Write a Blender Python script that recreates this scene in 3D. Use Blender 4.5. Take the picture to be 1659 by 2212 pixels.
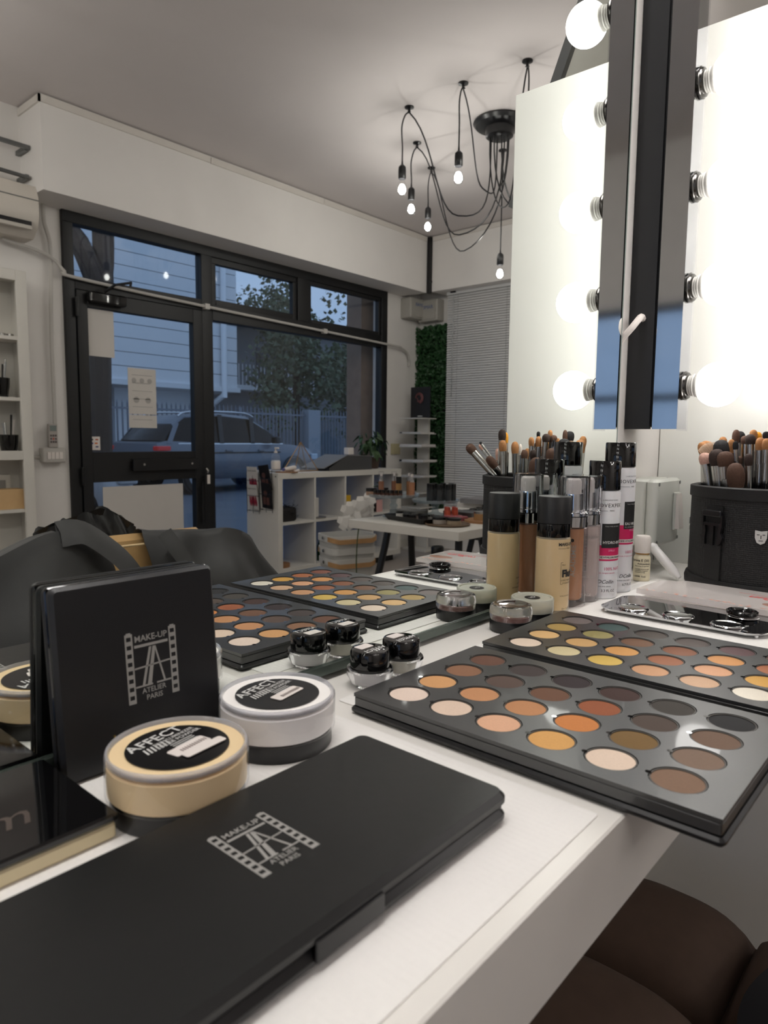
import bpy, math, random
from mathutils import Vector, Matrix
R = math.radians
PI = math.pi
SC = bpy.context.scene
for o in list(bpy.data.objects): bpy.data.objects.remove(o, do_unlink=True)
C = SC.collection
ZO = 0.95            # height of the make-up desk above the floor; all heights below are measured from the desk top

# ------------------------------------------------------------------ camera
cam_d = bpy.data.cameras.new('camera'); cam = bpy.data.objects.new('camera', cam_d); C.objects.link(cam)
yaw, pitch, roll = 0.7156, 0.1055, 0.0095
F = Vector((-math.sin(yaw)*math.cos(pitch), math.cos(yaw)*math.cos(pitch), -math.sin(pitch)))
Rt = Vector((math.cos(yaw), math.sin(yaw), 0)); Up = Rt.cross(F)
R2 = Rt*math.cos(roll)+Up*math.sin(roll); U2 = -Rt*math.sin(roll)+Up*math.cos(roll)
m3 = Matrix((R2, U2, -F)).transposed()
cam.matrix_world = Matrix.Translation((0.3525, 0, 0.1748+ZO)) @ m3.to_4x4()
cam_d.sensor_fit = 'VERTICAL'; cam_d.sensor_height = 36; cam_d.lens = 1487.0/2212*36
cam_d.clip_start = 0.01; cam_d.clip_end = 200
cam_d.dof.use_dof = True; cam_d.dof.focus_distance = 0.72; cam_d.dof.aperture_fstop = 15
SC.camera = cam
# ------------------------------------------------------------------ world: dusk sky
w = bpy.data.worlds.new('dusk'); SC.world = w; w.use_nodes = True
bg = w.node_tree.nodes['Background']; bg.inputs[0].default_value = (0.235, 0.33, 0.51, 1); bg.inputs[1].default_value = 1.5
SC.view_settings.view_transform = 'Standard'; SC.view_settings.look = 'None'
SC.view_settings.gamma = 1; SC.view_settings.use_curve_mapping = False
SC.view_settings.exposure = 0.0
VANITY_EMIT = 11.5
PENDANT_EMIT = 195.0
CEILING_EMIT = 24.0

# ------------------------------------------------------------------ materials
def lin(c):
    c = c/255.0
    return c/12.92 if c <= 0.04045 else ((c+0.055)/1.055)**2.4
def rgb(t): return (lin(t[0]), lin(t[1]), lin(t[2]), 1)
MATS = {}
def P(name, col, rough=0.5, metal=0.0, var=0.06, vs=40.0, bump=0.0, bs=200.0, coat=0.0, sub=0.0, spec=0.5, emit=None, es=0.0, bt='noise'):
    if name in MATS: return MATS[name]
    m = bpy.data.materials.new(name); m.use_nodes = True; nt = m.node_tree; b = nt.nodes['Principled BSDF']
    c = rgb(col)
    tc = nt.nodes.new('ShaderNodeTexCoord')
    nz = nt.nodes.new('ShaderNodeTexNoise'); nz.inputs['Scale'].default_value = vs; nz.inputs['Detail'].default_value = 3
    nt.links.new(tc.outputs['Object'], nz.inputs['Vector'])
    mx = nt.nodes.new('ShaderNodeMix'); mx.data_type = 'RGBA'
    mx.inputs[6].default_value = tuple(max(0, x*(1-var)) for x in c[:3])+(1,)
    mx.inputs[7].default_value = tuple(min(1, x*(1+var)) for x in c[:3])+(1,)
    nt.links.new(nz.outputs['Fac'], mx.inputs[0]); nt.links.new(mx.outputs[2], b.inputs['Base Color'])
    b.inputs['Roughness'].default_value = rough; b.inputs['Metallic'].default_value = metal
    b.inputs['Coat Weight'].default_value = coat; b.inputs['Coat Roughness'].default_value = 0.05
    b.inputs['Specular IOR Level'].default_value = spec
    if sub: b.inputs['Subsurface Weight'].default_value = sub; b.inputs['Subsurface Radius'].default_value = (.01, .006, .004); b.inputs['Subsurface Scale'].default_value = .5
    if bump:
        if bt == 'noise':
            t = nt.nodes.new('ShaderNodeTexNoise'); t.inputs['Detail'].default_value = 4; out = t.outputs['Fac']
        else:
            t = nt.nodes.new('ShaderNodeTexVoronoi'); t.inputs['Randomness'].default_value = 0.15; out = t.outputs['Distance']
        t.inputs['Scale'].default_value = bs; nt.links.new(tc.outputs['Object'], t.inputs['Vector'])
        bp = nt.nodes.new('ShaderNodeBump'); bp.inputs['Strength'].default_value = bump; bp.inputs['Distance'].default_value = 0.001
        nt.links.new(out, bp.inputs['Height']); nt.links.new(bp.outputs['Normal'], b.inputs['Normal'])
    if emit: b.inputs['Emission Color'].default_value = rgb(emit); b.inputs['Emission Strength'].default_value = es
    MATS[name] = m; return m
def CLEAR(name, tint=(1, 1, 1), rough=0.02, base=0.04, scatter=None, amount=0.0):
    """clear plastic or glass sheet: transparent with a Fresnel gloss, optionally a milky share"""
    if name in MATS: return MATS[name]
    m = bpy.data.materials.new(name); m.use_nodes = True; nt = m.node_tree; nt.nodes.clear()
    out = nt.nodes.new('ShaderNodeOutputMaterial'); tr = nt.nodes.new('ShaderNodeBsdfTransparent'); tr.inputs[0].default_value = tint+(1,)
    gl = nt.nodes.new('ShaderNodeBsdfGlossy'); gl.inputs['Roughness'].default_value = rough
    fr = nt.nodes.new('ShaderNodeFresnel'); ge = nt.nodes.new('ShaderNodeNewGeometry'); mr = nt.nodes.new('ShaderNodeMapRange')
    mr.inputs['To Min'].default_value = 1.47; mr.inputs['To Max'].default_value = 1/1.47   # thin sheet: the same Fresnel on both faces
    nt.links.new(ge.outputs['Backfacing'], mr.inputs['Value']); nt.links.new(mr.outputs[0], fr.inputs['IOR'])
    nz = nt.nodes.new('ShaderNodeTexNoise'); nz.inputs['Scale'].default_value = 30
    bp = nt.nodes.new('ShaderNodeBump'); bp.inputs['Strength'].default_value = 0.02; bp.inputs['Distance'].default_value = .001
    nt.links.new(nz.outputs['Fac'], bp.inputs['Height']); nt.links.new(bp.outputs['Normal'], gl.inputs['Normal'])
    mx = nt.nodes.new('ShaderNodeMixShader'); nt.links.new(fr.outputs[0], mx.inputs[0])
    last = tr
    if scatter:
        df = nt.nodes.new('ShaderNodeBsdfDiffuse'); df.inputs[0].default_value = rgb(scatter)
        m2 = nt.nodes.new('ShaderNodeMixShader'); m2.inputs[0].default_value = amount
        nt.links.new(tr.outputs[0], m2.inputs[1]); nt.links.new(df.outputs[0], m2.inputs[2]); last = m2
    nt.links.new(last.outputs[0], mx.inputs[1]); nt.links.new(gl.outputs[0], mx.inputs[2]); nt.links.new(mx.outputs[0], out.inputs[0])
    MATS[name] = m; return m
def GLOW(name, col, strength):
    if name in MATS: return MATS[name]
    m = bpy.data.materials.new(name); m.use_nodes = True; nt = m.node_tree; b = nt.nodes['Principled BSDF']
    b.inputs['Base Color'].default_value = (.8, .8, .8, 1); b.inputs['Emission Color'].default_value = rgb(col); b.inputs['Emission Strength'].default_value = strength
    MATS[name] = m; return m

def GLASS(name, tint=(1,1,1), rough=0.0):
    if name in MATS: return MATS[name]
    m = bpy.data.materials.new(name); m.use_nodes = True; nt = m.node_tree; b = nt.nodes['Principled BSDF']
    b.inputs['Base Color'].default_value = tint+(1,); b.inputs['Transmission Weight'].default_value = 1; b.inputs['Roughness'].default_value = rough; b.inputs['IOR'].default_value = 1.46
    nz = nt.nodes.new('ShaderNodeTexNoise'); nz.inputs['Scale'].default_value = 60
    bp = nt.nodes.new('ShaderNodeBump'); bp.inputs['Strength'].default_value = .03; bp.inputs['Distance'].default_value = .0005
    nt.links.new(nz.outputs['Fac'], bp.inputs['Height']); nt.links.new(bp.outputs['Normal'], b.inputs['Normal'])
    MATS[name] = m; return m
WHITE_WALL = P('white_paint', (230, 226, 222), .75, var=.03, vs=6, bump=.25, bs=160)
LAMINATE = P('white_laminate', (232, 229, 223), .28, var=.02, vs=20)
PANELWHITE = P('white_melamine', (236, 236, 230), .35, var=.015, vs=10)
FURN = P('white_furniture_board', (214, 210, 202), .45, var=.03, vs=12)
BLACKP = P('black_plastic', (16, 16, 18), .32, var=.2, vs=30)
BLACKG = P('black_gloss_plastic', (9, 9, 10), .06, var=.2, vs=30, coat=.3)
BLACKM = P('black_matte_card', (34, 35, 36), .36, var=.15, vs=60, bump=.12, bs=1800, spec=1.0, coat=.25)
CHROME = P('chrome', (205, 206, 208), .06, 1.0, var=.03)
STEEL = P('polished_steel', (205, 206, 208), .04, 1.0, var=.02)
SILVER = P('brushed_silver', (190, 188, 184), .22, 1.0, var=.05)
ALU = P('grey_metal', (120, 122, 122), .35, .8, var=.1)
FRAMEB = P('black_window_frame', (14, 14, 16), .5, var=.15, vs=20)
PRINT_W = P('white_print', (205, 205, 202), .6, var=.02)
PRINT_G = P('silver_print', (150, 148, 144), .5, var=.05)
PRINT_K = P('black_print', (25, 25, 25), .6, var=.05)
PRINT_R = P('red_print', (196, 40, 44), .6, var=.08)
PINK = P('magenta_print', (206, 28, 92), .4, var=.03)
CLR = CLEAR('clear_plastic', (.97, .97, .98))
CLRB = CLEAR('clear_glass_bluish', (.93, .95, .98), scatter=(200, 206, 214), amount=.12)
MILKY = CLEAR('frosted_plastic', (.92, .94, .9), rough=.25, scatter=(214, 216, 202), amount=.62)
WINGLASS = CLEAR('window_glass', (.96, .97, .98))
STICKER = P('white_sticker', (228, 220, 214), .55, var=.03)

# ------------------------------------------------------------------ geometry helpers
class G:
    def __init__(s): s.v = []; s.f = []
    def add(s, vs, fs, M=None):
        n = len(s.v)
        s.v += [tuple(M @ Vector(p)) for p in vs] if M else [tuple(p) for p in vs]
        s.f += [tuple(i+n for i in f) for f in fs]; return s
    def box(s, x0, x1, y0, y1, z0, z1, M=None):
        return s.add([(x0,y0,z0),(x1,y0,z0),(x1,y1,z0),(x0,y1,z0),(x0,y0,z1),(x1,y0,z1),(x1,y1,z1),(x0,y1,z1)],
                     [(0,3,2,1),(4,5,6,7),(0,1,5,4),(1,2,6,5),(2,3,7,6),(3,0,4,7)], M)
    def rbox(s, x0, x1, y0, y1, z0, z1, r, M=None, seg=3):
        """box with rounded vertical corners and softened top and bottom edges"""
        poly = rrect((x0+x1)/2, (y0+y1)/2, x1-x0, y1-y0, max(r, 1e-5), seg)
        e = min(r*.5, (z1-z0)*.35)
        ins = rrect((x0+x1)/2, (y0+y1)/2, x1-x0-2*e, y1-y0-2*e, max(r-e, 1e-5), seg)
        return s.loft([[(x,y,z0) for x,y in ins], [(x,y,z0+e) for x,y in poly], [(x,y,z1-e) for x,y in poly], [(x,y,z1) for x,y in ins]], M)
    def loft(s, rings, M=None, cap=True, closed=True):
        n = len(rings[0]); vs = [p for r in rings for p in r]; fs = []
        for k in range(len(rings)-1):
            for i in range(n if closed else n-1):
                j = (i+1) % n; fs.append((k*n+i, k*n+j, (k+1)*n+j, (k+1)*n+i))
        if cap: fs.append(tuple(range(n-1, -1, -1))); b = (len(rings)-1)*n; fs.append(tuple(b+i for i in range(n)))
        return s.add(vs, fs, M)
    def lathe(s, prof, n=32, M=None, c=(0,0,0)):
        vs = []; fs = []; rows = []
        for r, z in prof:
            if r < 1e-6: rows.append([len(vs)]); vs.append((c[0], c[1], c[2]+z))
            else:
                rows.append(list(range(len(vs), len(vs)+n)))
                vs += [(c[0]+r*math.cos(2*PI*i/n), c[1]+r*math.sin(2*PI*i/n), c[2]+z) for i in range(n)]
        for a, b in zip(rows, rows[1:]):
            for i in range(n):
                j = (i+1) % n
                if len(a) == 1 and len(b) == 1: continue
                if len(a) == 1: fs.append((a[0], b[j], b[i])) if False else fs.append((a[0], b[i], b[j])[::-1])
                elif len(b) == 1: fs.append((a[i], a[j], b[0]))
                else: fs.append((a[i], a[j], b[j], b[i]))
        return s.add(vs, fs, M)
    def tube(s, pts, r, n=8, M=None):
        pts = [Vector(p) for p in pts]; rings = []; up = Vector((0,0,1))
        for i, p in enumerate(pts):
            t = (pts[min(i+1, len(pts)-1)]-pts[max(i-1, 0)]).normalized()
            if i == 0:
                a = t.cross(up) if abs(t.dot(up)) < .95 else t.cross(Vector((1,0,0)))
            else: a = a - t*a.dot(t)
            a.normalize(); b = t.cross(a)
            rr = r[i] if isinstance(r, (list, tuple)) else r
            rings.append([tuple(p+a*rr*math.cos(2*PI*k/n)+b*rr*math.sin(2*PI*k/n)) for k in range(n)])
        return s.loft(rings, M)
    def prism(s, poly, z0, z1, M=None):
        return s.loft([[(x,y,z0) for x,y in poly], [(x,y,z1) for x,y in poly]], M)
    def grid(s, fn, nu, nv, M=None):
        vs = [fn(i/nu, j/nv) for j in range(nv+1) for i in range(nu+1)]
        fs = [(j*(nu+1)+i, j*(nu+1)+i+1, (j+1)*(nu+1)+i+1, (j+1)*(nu+1)+i) for j in range(nv) for i in range(nu)]
        return s.add(vs, fs, M)
    def cylpatch(s, r, z0, z1, a0, a1, n=16, M=None):
        return s.grid(lambda u, v: (r*math.cos(a0+(a1-a0)*u), r*math.sin(a0+(a1-a0)*u), z0+(z1-z0)*v), n, 1, M)
    def mesh(s, name, mat, smooth=35):
        me = bpy.data.meshes.new(name); me.from_pydata(s.v, [], s.f); me.materials.append(mat)
        if smooth:
            me.shade_smooth(); me.set_sharp_from_angle(angle=R(smooth))
        me.update(); return me
    def build(s, name, mat, parent=None, loc=None, smooth=35, label=None):
        o = bpy.data.objects.new(name, s.mesh(name, mat, smooth)); C.objects.link(o)
        if parent is not None: o.parent = parent
        if loc: o.location = loc
        if label: o['label'] = label
        return o
def rrect(cx, cy, w_, h_, r, seg=4):
    out = []
    for qx, qy, a in ((1,-1,-PI/2), (1,1,0), (-1,1,PI/2), (-1,-1,PI)):
        for k in range(seg+1):
            t = a+PI/2*k/seg
            out.append((cx+qx*(w_/2-r)+r*math.cos(t), cy+qy*(h_/2-r)+r*math.sin(t)))
    return out
def tag(o, label, cat, group=None):
    o['label'] = label; o['category'] = cat
    if group: o['group'] = group
    return o
def thing(name, label, cat, loc=(0,0,0), rz=0, group=None):
    o = bpy.data.objects.new(name, None); C.objects.link(o); o.empty_display_size = .02
    o.location = (loc[0], loc[1], loc[2]+ZO); o.rotation_euler = (0,0,rz)
    return tag(o, label, cat, group)
def solo(name, g, mat, label, cat, loc=(0,0,0), rz=0, group=None, smooth=35):
    o = g.build(name, mat, None, (loc[0], loc[1], loc[2]+ZO), smooth); o.rotation_euler = (0,0,rz)
    return tag(o, label, cat, group)
def struct(name, g, mat, parent=None, smooth=35):
    if parent is None:
        o = g.build(name, mat, None, (0,0,ZO), smooth); o['kind'] = 'structure'
    else: o = g.build(name, mat, parent, None, smooth)
    return o
def sroot(name, loc=(0,0,0)):
    o = bpy.data.objects.new(name, None); C.objects.link(o); o.location = (loc[0],loc[1],loc[2]+ZO); o['kind'] = 'structure'; return o
def dup(root, loc, rz=None, label=None):
    r = root.copy(); C.objects.link(r); r.location = (loc[0], loc[1], loc[2]+ZO)
    if rz is not None: r.rotation_euler = (r.rotation_euler[0], r.rotation_euler[1], rz)
    if label: r['label'] = label
    for ch in list(root.children):
        c = ch.copy(); C.objects.link(c); c.parent = r
        for g in list(ch.children):
            d = g.copy(); C.objects.link(d); d.parent = c
    return r
def tgeo(s, size, align='CENTER', bold=0.0, shear=0.0, space=1.0):
    cu = bpy.data.curves.new('t', 'FONT'); cu.body = s; cu.size = size; cu.align_x = align; cu.align_y = 'CENTER'
    cu.resolution_u = 2; cu.offset = bold*size; cu.shear = shear; cu.space_character = space; cu.fill_mode = 'BOTH'
    o = bpy.data.objects.new('t', cu); C.objects.link(o)
    me = o.to_mesh(); vs = [tuple(v.co) for v in me.vertices]; fs = [tuple(p.vertices) for p in me.polygons]
    o.to_mesh_clear(); bpy.data.objects.remove(o); bpy.data.curves.remove(cu)
    return vs, fs
def text(name, s, size, mat, parent, org, xd=(1,0,0), yd=(0,1,0), **k):
    vs, fs = tgeo(s, size, **k); g = G(); org = Vector(org); xd = Vector(xd); yd = Vector(yd)
    g.add([tuple(org+xd*x+yd*y) for x, y, z in vs], fs); return g.build(name, mat, parent, smooth=None)
def ctext(name, s, size, mat, parent, r, z, a0, align='LEFT', **k):
    vs, fs = tgeo(s, size, align=align, **k); g = G()
    g.add([(r*math.cos(a0+x/r), r*math.sin(a0+x/r), z+y) for x, y, q in vs], fs); return g.build(name, mat, parent, smooth=None)
def bez(p0, p1, p2, p3, n=14):
    p0, p1, p2, p3 = map(Vector, (p0,p1,p2,p3)); out = []
    for i in range(n+1):
        t = i/n; out.append(tuple(p0*(1-t)**3+p1*3*t*(1-t)**2+p2*3*t*t*(1-t)+p3*t**3))
    return out
def smoothpath(pts, n=6):
    pts = [Vector(p) for p in pts]; out = []
    for i in range(len(pts)-1):
        p0 = pts[max(i-1,0)]; p1 = pts[i]; p2 = pts[i+1]; p3 = pts[min(i+2,len(pts)-1)]
        for k in range(n):
            t = k/n
            out.append(tuple(.5*((2*p1)+(-p0+p2)*t+(2*p0-5*p1+4*p2-p3)*t*t+(-p0+3*p1-3*p2+p3)*t**3)))
    out.append(tuple(pts[-1])); return out

# ================================================================== THE ROOM
YF, YR, XW, ZC, FL = 5.78, -3.0, 4.2, 2.14, -ZO
FLOORM = P('grey_stone_floor', (158, 150, 144), .4, var=.15, vs=3)
struct('floor', G().box(-.3, XW+.1, YR-.1, YF+.1, FL-.08, FL), FLOORM)
struct('ceiling', G().box(-.3, XW+.3, YR-.1, YF+.3, ZC, ZC+.1), P('ceiling_paint', (212, 205, 203), .85, var=.03, vs=4, bump=.2, bs=120))
struct('wall_mirror', G().box(-.13, -.012, YR, YF, FL, ZC), WHITE_WALL)
struct('wall_far', G().box(-.13, XW+.2, YF, YF+.1, FL, ZC), WHITE_WALL)
struct('wall_rear', G().box(-.13, .7, YR-.1, YR, FL, ZC).box(2.3, XW+.2, YR-.1, YR, FL, ZC).box(.7, 2.3, YR-.1, YR, FL, -.35).box(.7, 2.3, YR-.1, YR, 1.1, ZC), WHITE_WALL)
w2 = sroot('window_2')
for x in (.7,1.46,2.24): G().box(x, x+.06, YR-.08, YR-.02, -.35, 1.1).build('frame_stile', FRAMEB, w2)
for z in (-.35,.45,1.05): G().box(.7, 2.3, YR-.079, YR-.021, z, z+.05).build('frame_rail', FRAMEB, w2)
G().box(.7, 2.3, YR-.052, YR-.046, -.35, 1.1).build('pane', CLEAR('window_glass', (.96, .97, .98)), w2)
struct('wall_window', G().box(XW, XW+.16, YR, 2.067, FL, ZC).box(XW, XW+.16, 5.23, YF, FL, ZC).box(XW, XW+.16, 2.067, 5.23, 1.61, ZC), WHITE_WALL)
# boxed-in beams under the ceiling
struct('trim_1', G().box(3.905, XW, 1.845, 5.50, 1.605, ZC-.004), WHITE_WALL)
struct('trim_2', G().box(.3, 3.86, 5.53, YF, 1.615, ZC-.004), WHITE_WALL)
TRIMM = P('trim_white', (216, 210, 203), .6, var=.05, vs=8)
struct('trim_3', G().box(3.893, 3.905, 1.833, 3.0, ZC-.052, ZC-.012).box(3.893, 3.905, 3.004, 4.1, ZC-.054, ZC-.014).box(3.893, 3.905, 4.104, 5.49, ZC-.052, ZC-.01).box(3.893, XW, 1.833, 1.845, ZC-.052, ZC-.012), TRIMM)
struct('trim_4', G().box(.3, 3.85, 5.518, 5.53, ZC-.052, ZC-.012), TRIMM)
solo('shadow_gap_strip', G().box(-.02, .02, -.012, .012, 0, .53).box(-.025, -.015, -.016, .016, .1, .12), BLACKP, 'black vertical strip standing in for the shadow gap between the two beams', 'shadow strip', (3.883, 5.515, 1.6))  # black strip put in as the dark of the shadow gap where the beams meet
struct('baseboard_window', G().box(XW-.012, XW, YR, 2.067, FL, FL+.08).box(XW-.012, XW, 5.23, YF, FL, FL+.08), FURN)

# ------------------------------------------------------------------ shop front: door and windows
win = sroot('window_1')
def bar(name, y0, y1, z0, z1, par, x0=4.17, x1=4.25, mat=None): return G().rbox(x0, x1, y0, y1, z0, z1, .004).build(name, mat or FRAMEB, par)
bar('frame_rail', 2.067, 5.23, 1.535, 1.61, win); bar('frame_stile', 2.067, 2.135, FL, 1.535, win); bar('frame_stile', 5.145, 5.23, FL, 1.535, win)
bar('frame_stile', 3.095, 3.19, FL, 1.535, win); bar('frame_rail', 2.135, 3.095, 1.125, 1.205, win); bar('frame_rail', 3.19, 5.145, 1.065, 1.18, win)
bar('frame_stile', 4.06, 4.195, 1.18, 1.535, win); bar('frame_rail', 3.19, 5.145, FL, FL+.1, win)
def sash(y0, y1, z0, z1, t=.035):
    s = bar('sash', y0, y1, z1-t, z1, win, 4.185, 4.235); bar('sash_stile', y0, y0+t, z0, z1-t, s, 4.185, 4.235); bar('sash_stile', y1-t, y1, z0, z1-t, s, 4.185, 4.235); bar('sash_rail', y0+t, y1-t, z0, z0+t, s, 4.185, 4.235)
sash(3.19, 4.06, 1.18, 1.535, .045); sash(4.195, 5.145, 1.18, 1.535, .03)
for y0, y1, z0, z1 in ((2.135,3.095,1.205,1.535), (3.235,4.015,1.225,1.49), (4.225,5.115,1.21,1.505), (3.19,5.145,FL+.1,1.065)):
    G().box(4.208, 4.214, y0, y1, z0, z1).build('pane', WINGLASS, win)
door = sroot('door_1')
bar('door_stile', 2.14, 2.21, FL+.01, 1.12, door, 4.16, 4.22); bar('door_stile', 3.01, 3.09, FL+.01, 1.12, door, 4.16, 4.22)
bar('door_rail', 2.21, 3.01, 1.02, 1.12, door, 4.16, 4.22); bar('door_rail', 2.21, 3.01, -.135, .07, door, 4.16, 4.22); bar('door_rail', 2.21, 3.01, FL+.01, FL+.16, door, 4.16, 4.22)
G().box(4.188, 4.194, 2.21, 3.01, .07, 1.02).build('pane', WINGLASS, door); G().box(4.188, 4.194, 2.21, 3.01, FL+.16, -.135).build('pane', WINGLASS, door)
hp = G().rbox(4.12, 4.145, 2.48, 3.02, -.065, .02, .006).build('push_bar', BLACKP, door)
for y in (2.56, 2.95): G().lathe([(.009,0),(.009,.004),(0,.004)], 10, Matrix.Translation((4.12,y,-.02)) @ Matrix.Rotation(-PI/2,4,'Y')).build('screw', SILVER, hp)
for y in (2.5, 2.99): G().box(4.14, 4.165, y-.01, y+.01, -.04, 0).build('bracket', BLACKP, door)
for z in (.95, -.15, -.7): G().lathe([(.012,0),(.012,.12),(0,.12)], 10, c=(4.15,2.135,z)).build('hinge', BLACKP, door)
cl = G().rbox(4.10, 4.16, 2.2, 2.46, 1.045, 1.115, .02).build('door_closer', BLACKG, door)
G().tube([(4.10,2.3,1.12),(4.02,2.33,1.16),(4.05,2.46,1.20),(4.13,2.5,1.2)], .009).build('closer_arm', BLACKP, cl)
# papers and signs on the door
PAPER = P('paper_sheet', (205, 200, 194), .8, var=.03, vs=8)
solo('paper_notice', G().box(0,.002,0,.185,0,.308), PAPER, 'blank white sheet taped in the top corner of the glass door', 'paper', (4.183,2.213,.708))
pn = thing('printed_notice', 'white printed notice taped to the middle of the glass door', 'notice', (4.183,2.49,.333)); G().box(0,.002,0,.215,0,.32).build('sheet', PAPER, pn)
FAINT = P('faint_grey_print', (172, 168, 164), .8)
g = G()
for k in range(5): g.box(-.0006,-.0002,.03,.185-.02*(k%2),.27-.055*k,.275-.055*k)
for k in range(3): g.lathe([(.018,0),(.018,.0004),(0,.0004)], 14, Matrix.Translation((-.0002,.045+.06*k,.235)) @ Matrix.Rotation(-PI/2,4,'Y'))
for k in range(2): g.lathe([(.022,0),(.022,.0004),(0,.0004)], 14, Matrix.Translation((-.0002,.06+.09*k,.1)) @ Matrix.Rotation(-PI/2,4,'Y'))
g.build('print', FAINT, pn)
p2 = thing('paper_strip', 'short white printed strip under the notice on the glass door', 'paper', (4.183,2.49,.238)); G().box(0,.002,0,.215,0,.09).build('sheet', PAPER, p2); G().box(-.0006,-.0002,.03,.18,.055,.06).build('print', FAINT, p2)
cd = thing('card_sticker', 'small white payment card sticker in the lower corner of the door glass', 'sticker', (4.183,2.195,.083)); G().box(0,.002,0,.08,0,.09).build('sheet', STICKER, cd)
for y, z, c_ in ((.02,.045,(60,60,150)), (.05,.045,(210,110,40)), (.02,.07,(70,70,80)), (.055,.07,(180,90,60)), (.055,.022,(60,70,110))): G().box(-.0006,-.0002,y-.008,y+.012,z-.005,z+.005).build('mark', P('mark%d%d'%(c_[0],c_[1]), c_, .6), cd)
solo('white_board', G().box(0,.004,0,.625,0,.62), PAPER, 'large blank white board fixed inside the lower door glass', 'board', (4.178,2.28,-.79))
ky = thing('keys', 'bunch of keys with a black lanyard hanging from the door lock', 'keys', (4.135,3.085,-.06))
G().tube([(0,0,0),(-.01,.01,-.02),(0,.012,-.035)], .008).build('lock_ring', SILVER, ky); G().rbox(-.008,.002,.005,.03,-.12,-.05,.003).build('key_fob', STICKER, ky)
G().box(-.004,.0,-.02,-.002,-.42,-.06).box(-.004,.0,-.045,-.03,-.42,-.1).build('lanyard', BLACKP, ky)
# white conduits
CONDM = P('white_conduit', (190, 186, 180), .45, var=.04)
g = G().tube(smoothpath([(4.15,1.70,1.335),(4.15,1.9,1.31),(4.15,2.0,1.275),(4.145,2.06,1.215),(4.145,2.14,1.188),(4.145,3.11,1.152),(4.145,5.2,1.098),(4.15,5.40,1.088),(4.16,5.52,1.05),(4.17,5.575,.98),(4.18,5.582,.92)], 6), .011)
cdt = thing('conduit', 'long white cable conduit running across the shop front above the door', 'conduit'); g.build('tube', CONDM, cdt)
for y, z in ((3.12,1.152),(4.35,1.12)): G().box(4.13,4.17,y-.02,y+.02,z-.02,z+.02).build('clip', CONDM, cdt)
g = G().tube(smoothpath([(4.17,1.955,1.62),(4.17,1.955,1.5),(4.17,1.985,1.38),(4.17,1.985,1.2),(4.17,1.972,.8),(4.17,1.972,.1)], 6), .013)
solo('vertical_conduit', g, CONDM, 'vertical white conduit on the wall between shelf and door', 'conduit')
sw = thing('switch_box', 'white four-button switch box on the wall beside the shop door', 'switch', (4.16,1.95,.05)); G().rbox(-.02,.04,-.075,.075,-.045,.05,.012).build('box', CONDM, sw)
for k in range(4): G().box(-.026,-.019,-.047+.025*k,-.025+.025*k,-.022,.022).build('button', STICKER, sw)
G().tube([(.03,-.075,-.01),(.03,-.14,-.005)], .011).build('pipe_stub', CONDM, sw)
rm = thing('remote_control', 'grey remote control leaning on the wall above the switch box', 'remote', (4.15,1.945,.101), 0)
G().rbox(-.012,.012,-.03,.03,0,.15,.008).build('body', P('remote_shell', (170,164,158), .5), rm); G().box(-.014,-.011,-.02,.02,.105,.14).build('display', P('remote_display', (120,130,128), .2), rm)
for k in range(9): G().box(-.014,-.011,-.02+.015*(k%3),-.01+.015*(k%3),.03+.02*(k//3),.042+.02*(k//3)).build('button', P('remote_button', (90,80,80), .5) if k!=4 else P('remote_button_red', (170,70,50), .5), rm)
# air conditioner and brackets
ac = thing('air_conditioner', 'white wall air conditioner at the left edge of the reflection', 'air conditioner', (4.2,1.3,1.35))
prof = [(0,.0),(-.13,.0),(-.2,.05),(-.225,.12),(-.225,.22),(-.19,.29),(0,.31)]
G().loft([[(x,y,z) for x,z in prof] for y in (-.35,.52,.545)], None).build('body', P('ac_shell', (205,198,188), .4, var=.02), ac)
G().box(-.224,-.15,-.3,.5,.045,.075).build('outlet', BLACKP, ac); G().box(-.228,-.2,-.3,.5,.03,.05).build('louver', P('ac_louver', (190,184,175), .4), ac); G().box(-.23,-.222,-.35,.545,.2,.204).build('seam', ALU, ac)
for k, (z, l) in enumerate(((1.86,'upper galvanised bracket beside the end of the beam'),(1.70,'lower galvanised pipe bracket beside the end of the beam'))):
    g = G().tube([(4.06,1.3,z+.01),(4.06,1.83,z)], .012) if k else G().box(4.05,4.07,1.3,1.84,z,z+.022)
    solo('metal_bracket', g.box(4.07,4.2,1.815,1.835,z-.005,z+.02), ALU, l, 'bracket')
# junction boxes in the far corner
JB = P('grey_junction_box', (172, 168, 160), .5); BLU = P('blue_print', (60, 96, 150), .6)
j = thing('junction_box', 'grey junction box on the window wall below the beam corner', 'junction box', (4.2,5.56,1.49)); G().rbox(-.13,0,-.1,.13,-.105,.095,.012).build('box', JB, j); G().box(-.14,-.13,-.08,.11,-.085,.075).build('lid', JB, j); text('lettering','CIMAR',.05,BLU,j,(-.1415,.04,.03),(0,-1,0),(0,0,1))
j = thing('junction_box', 'grey junction box on the far wall beside the window blind', 'junction box', (4.0,5.78,1.47)); G().rbox(-.11,.13,-.12,0,-.105,.11,.012).build('box', JB, j); G().box(-.09,.11,-.13,-.12,-.085,.09).build('lid', JB, j); text('lettering','CIMAR',.05,BLU,j,(.01,-.1315,.03),(-1,0,0),(0,0,1))
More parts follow.
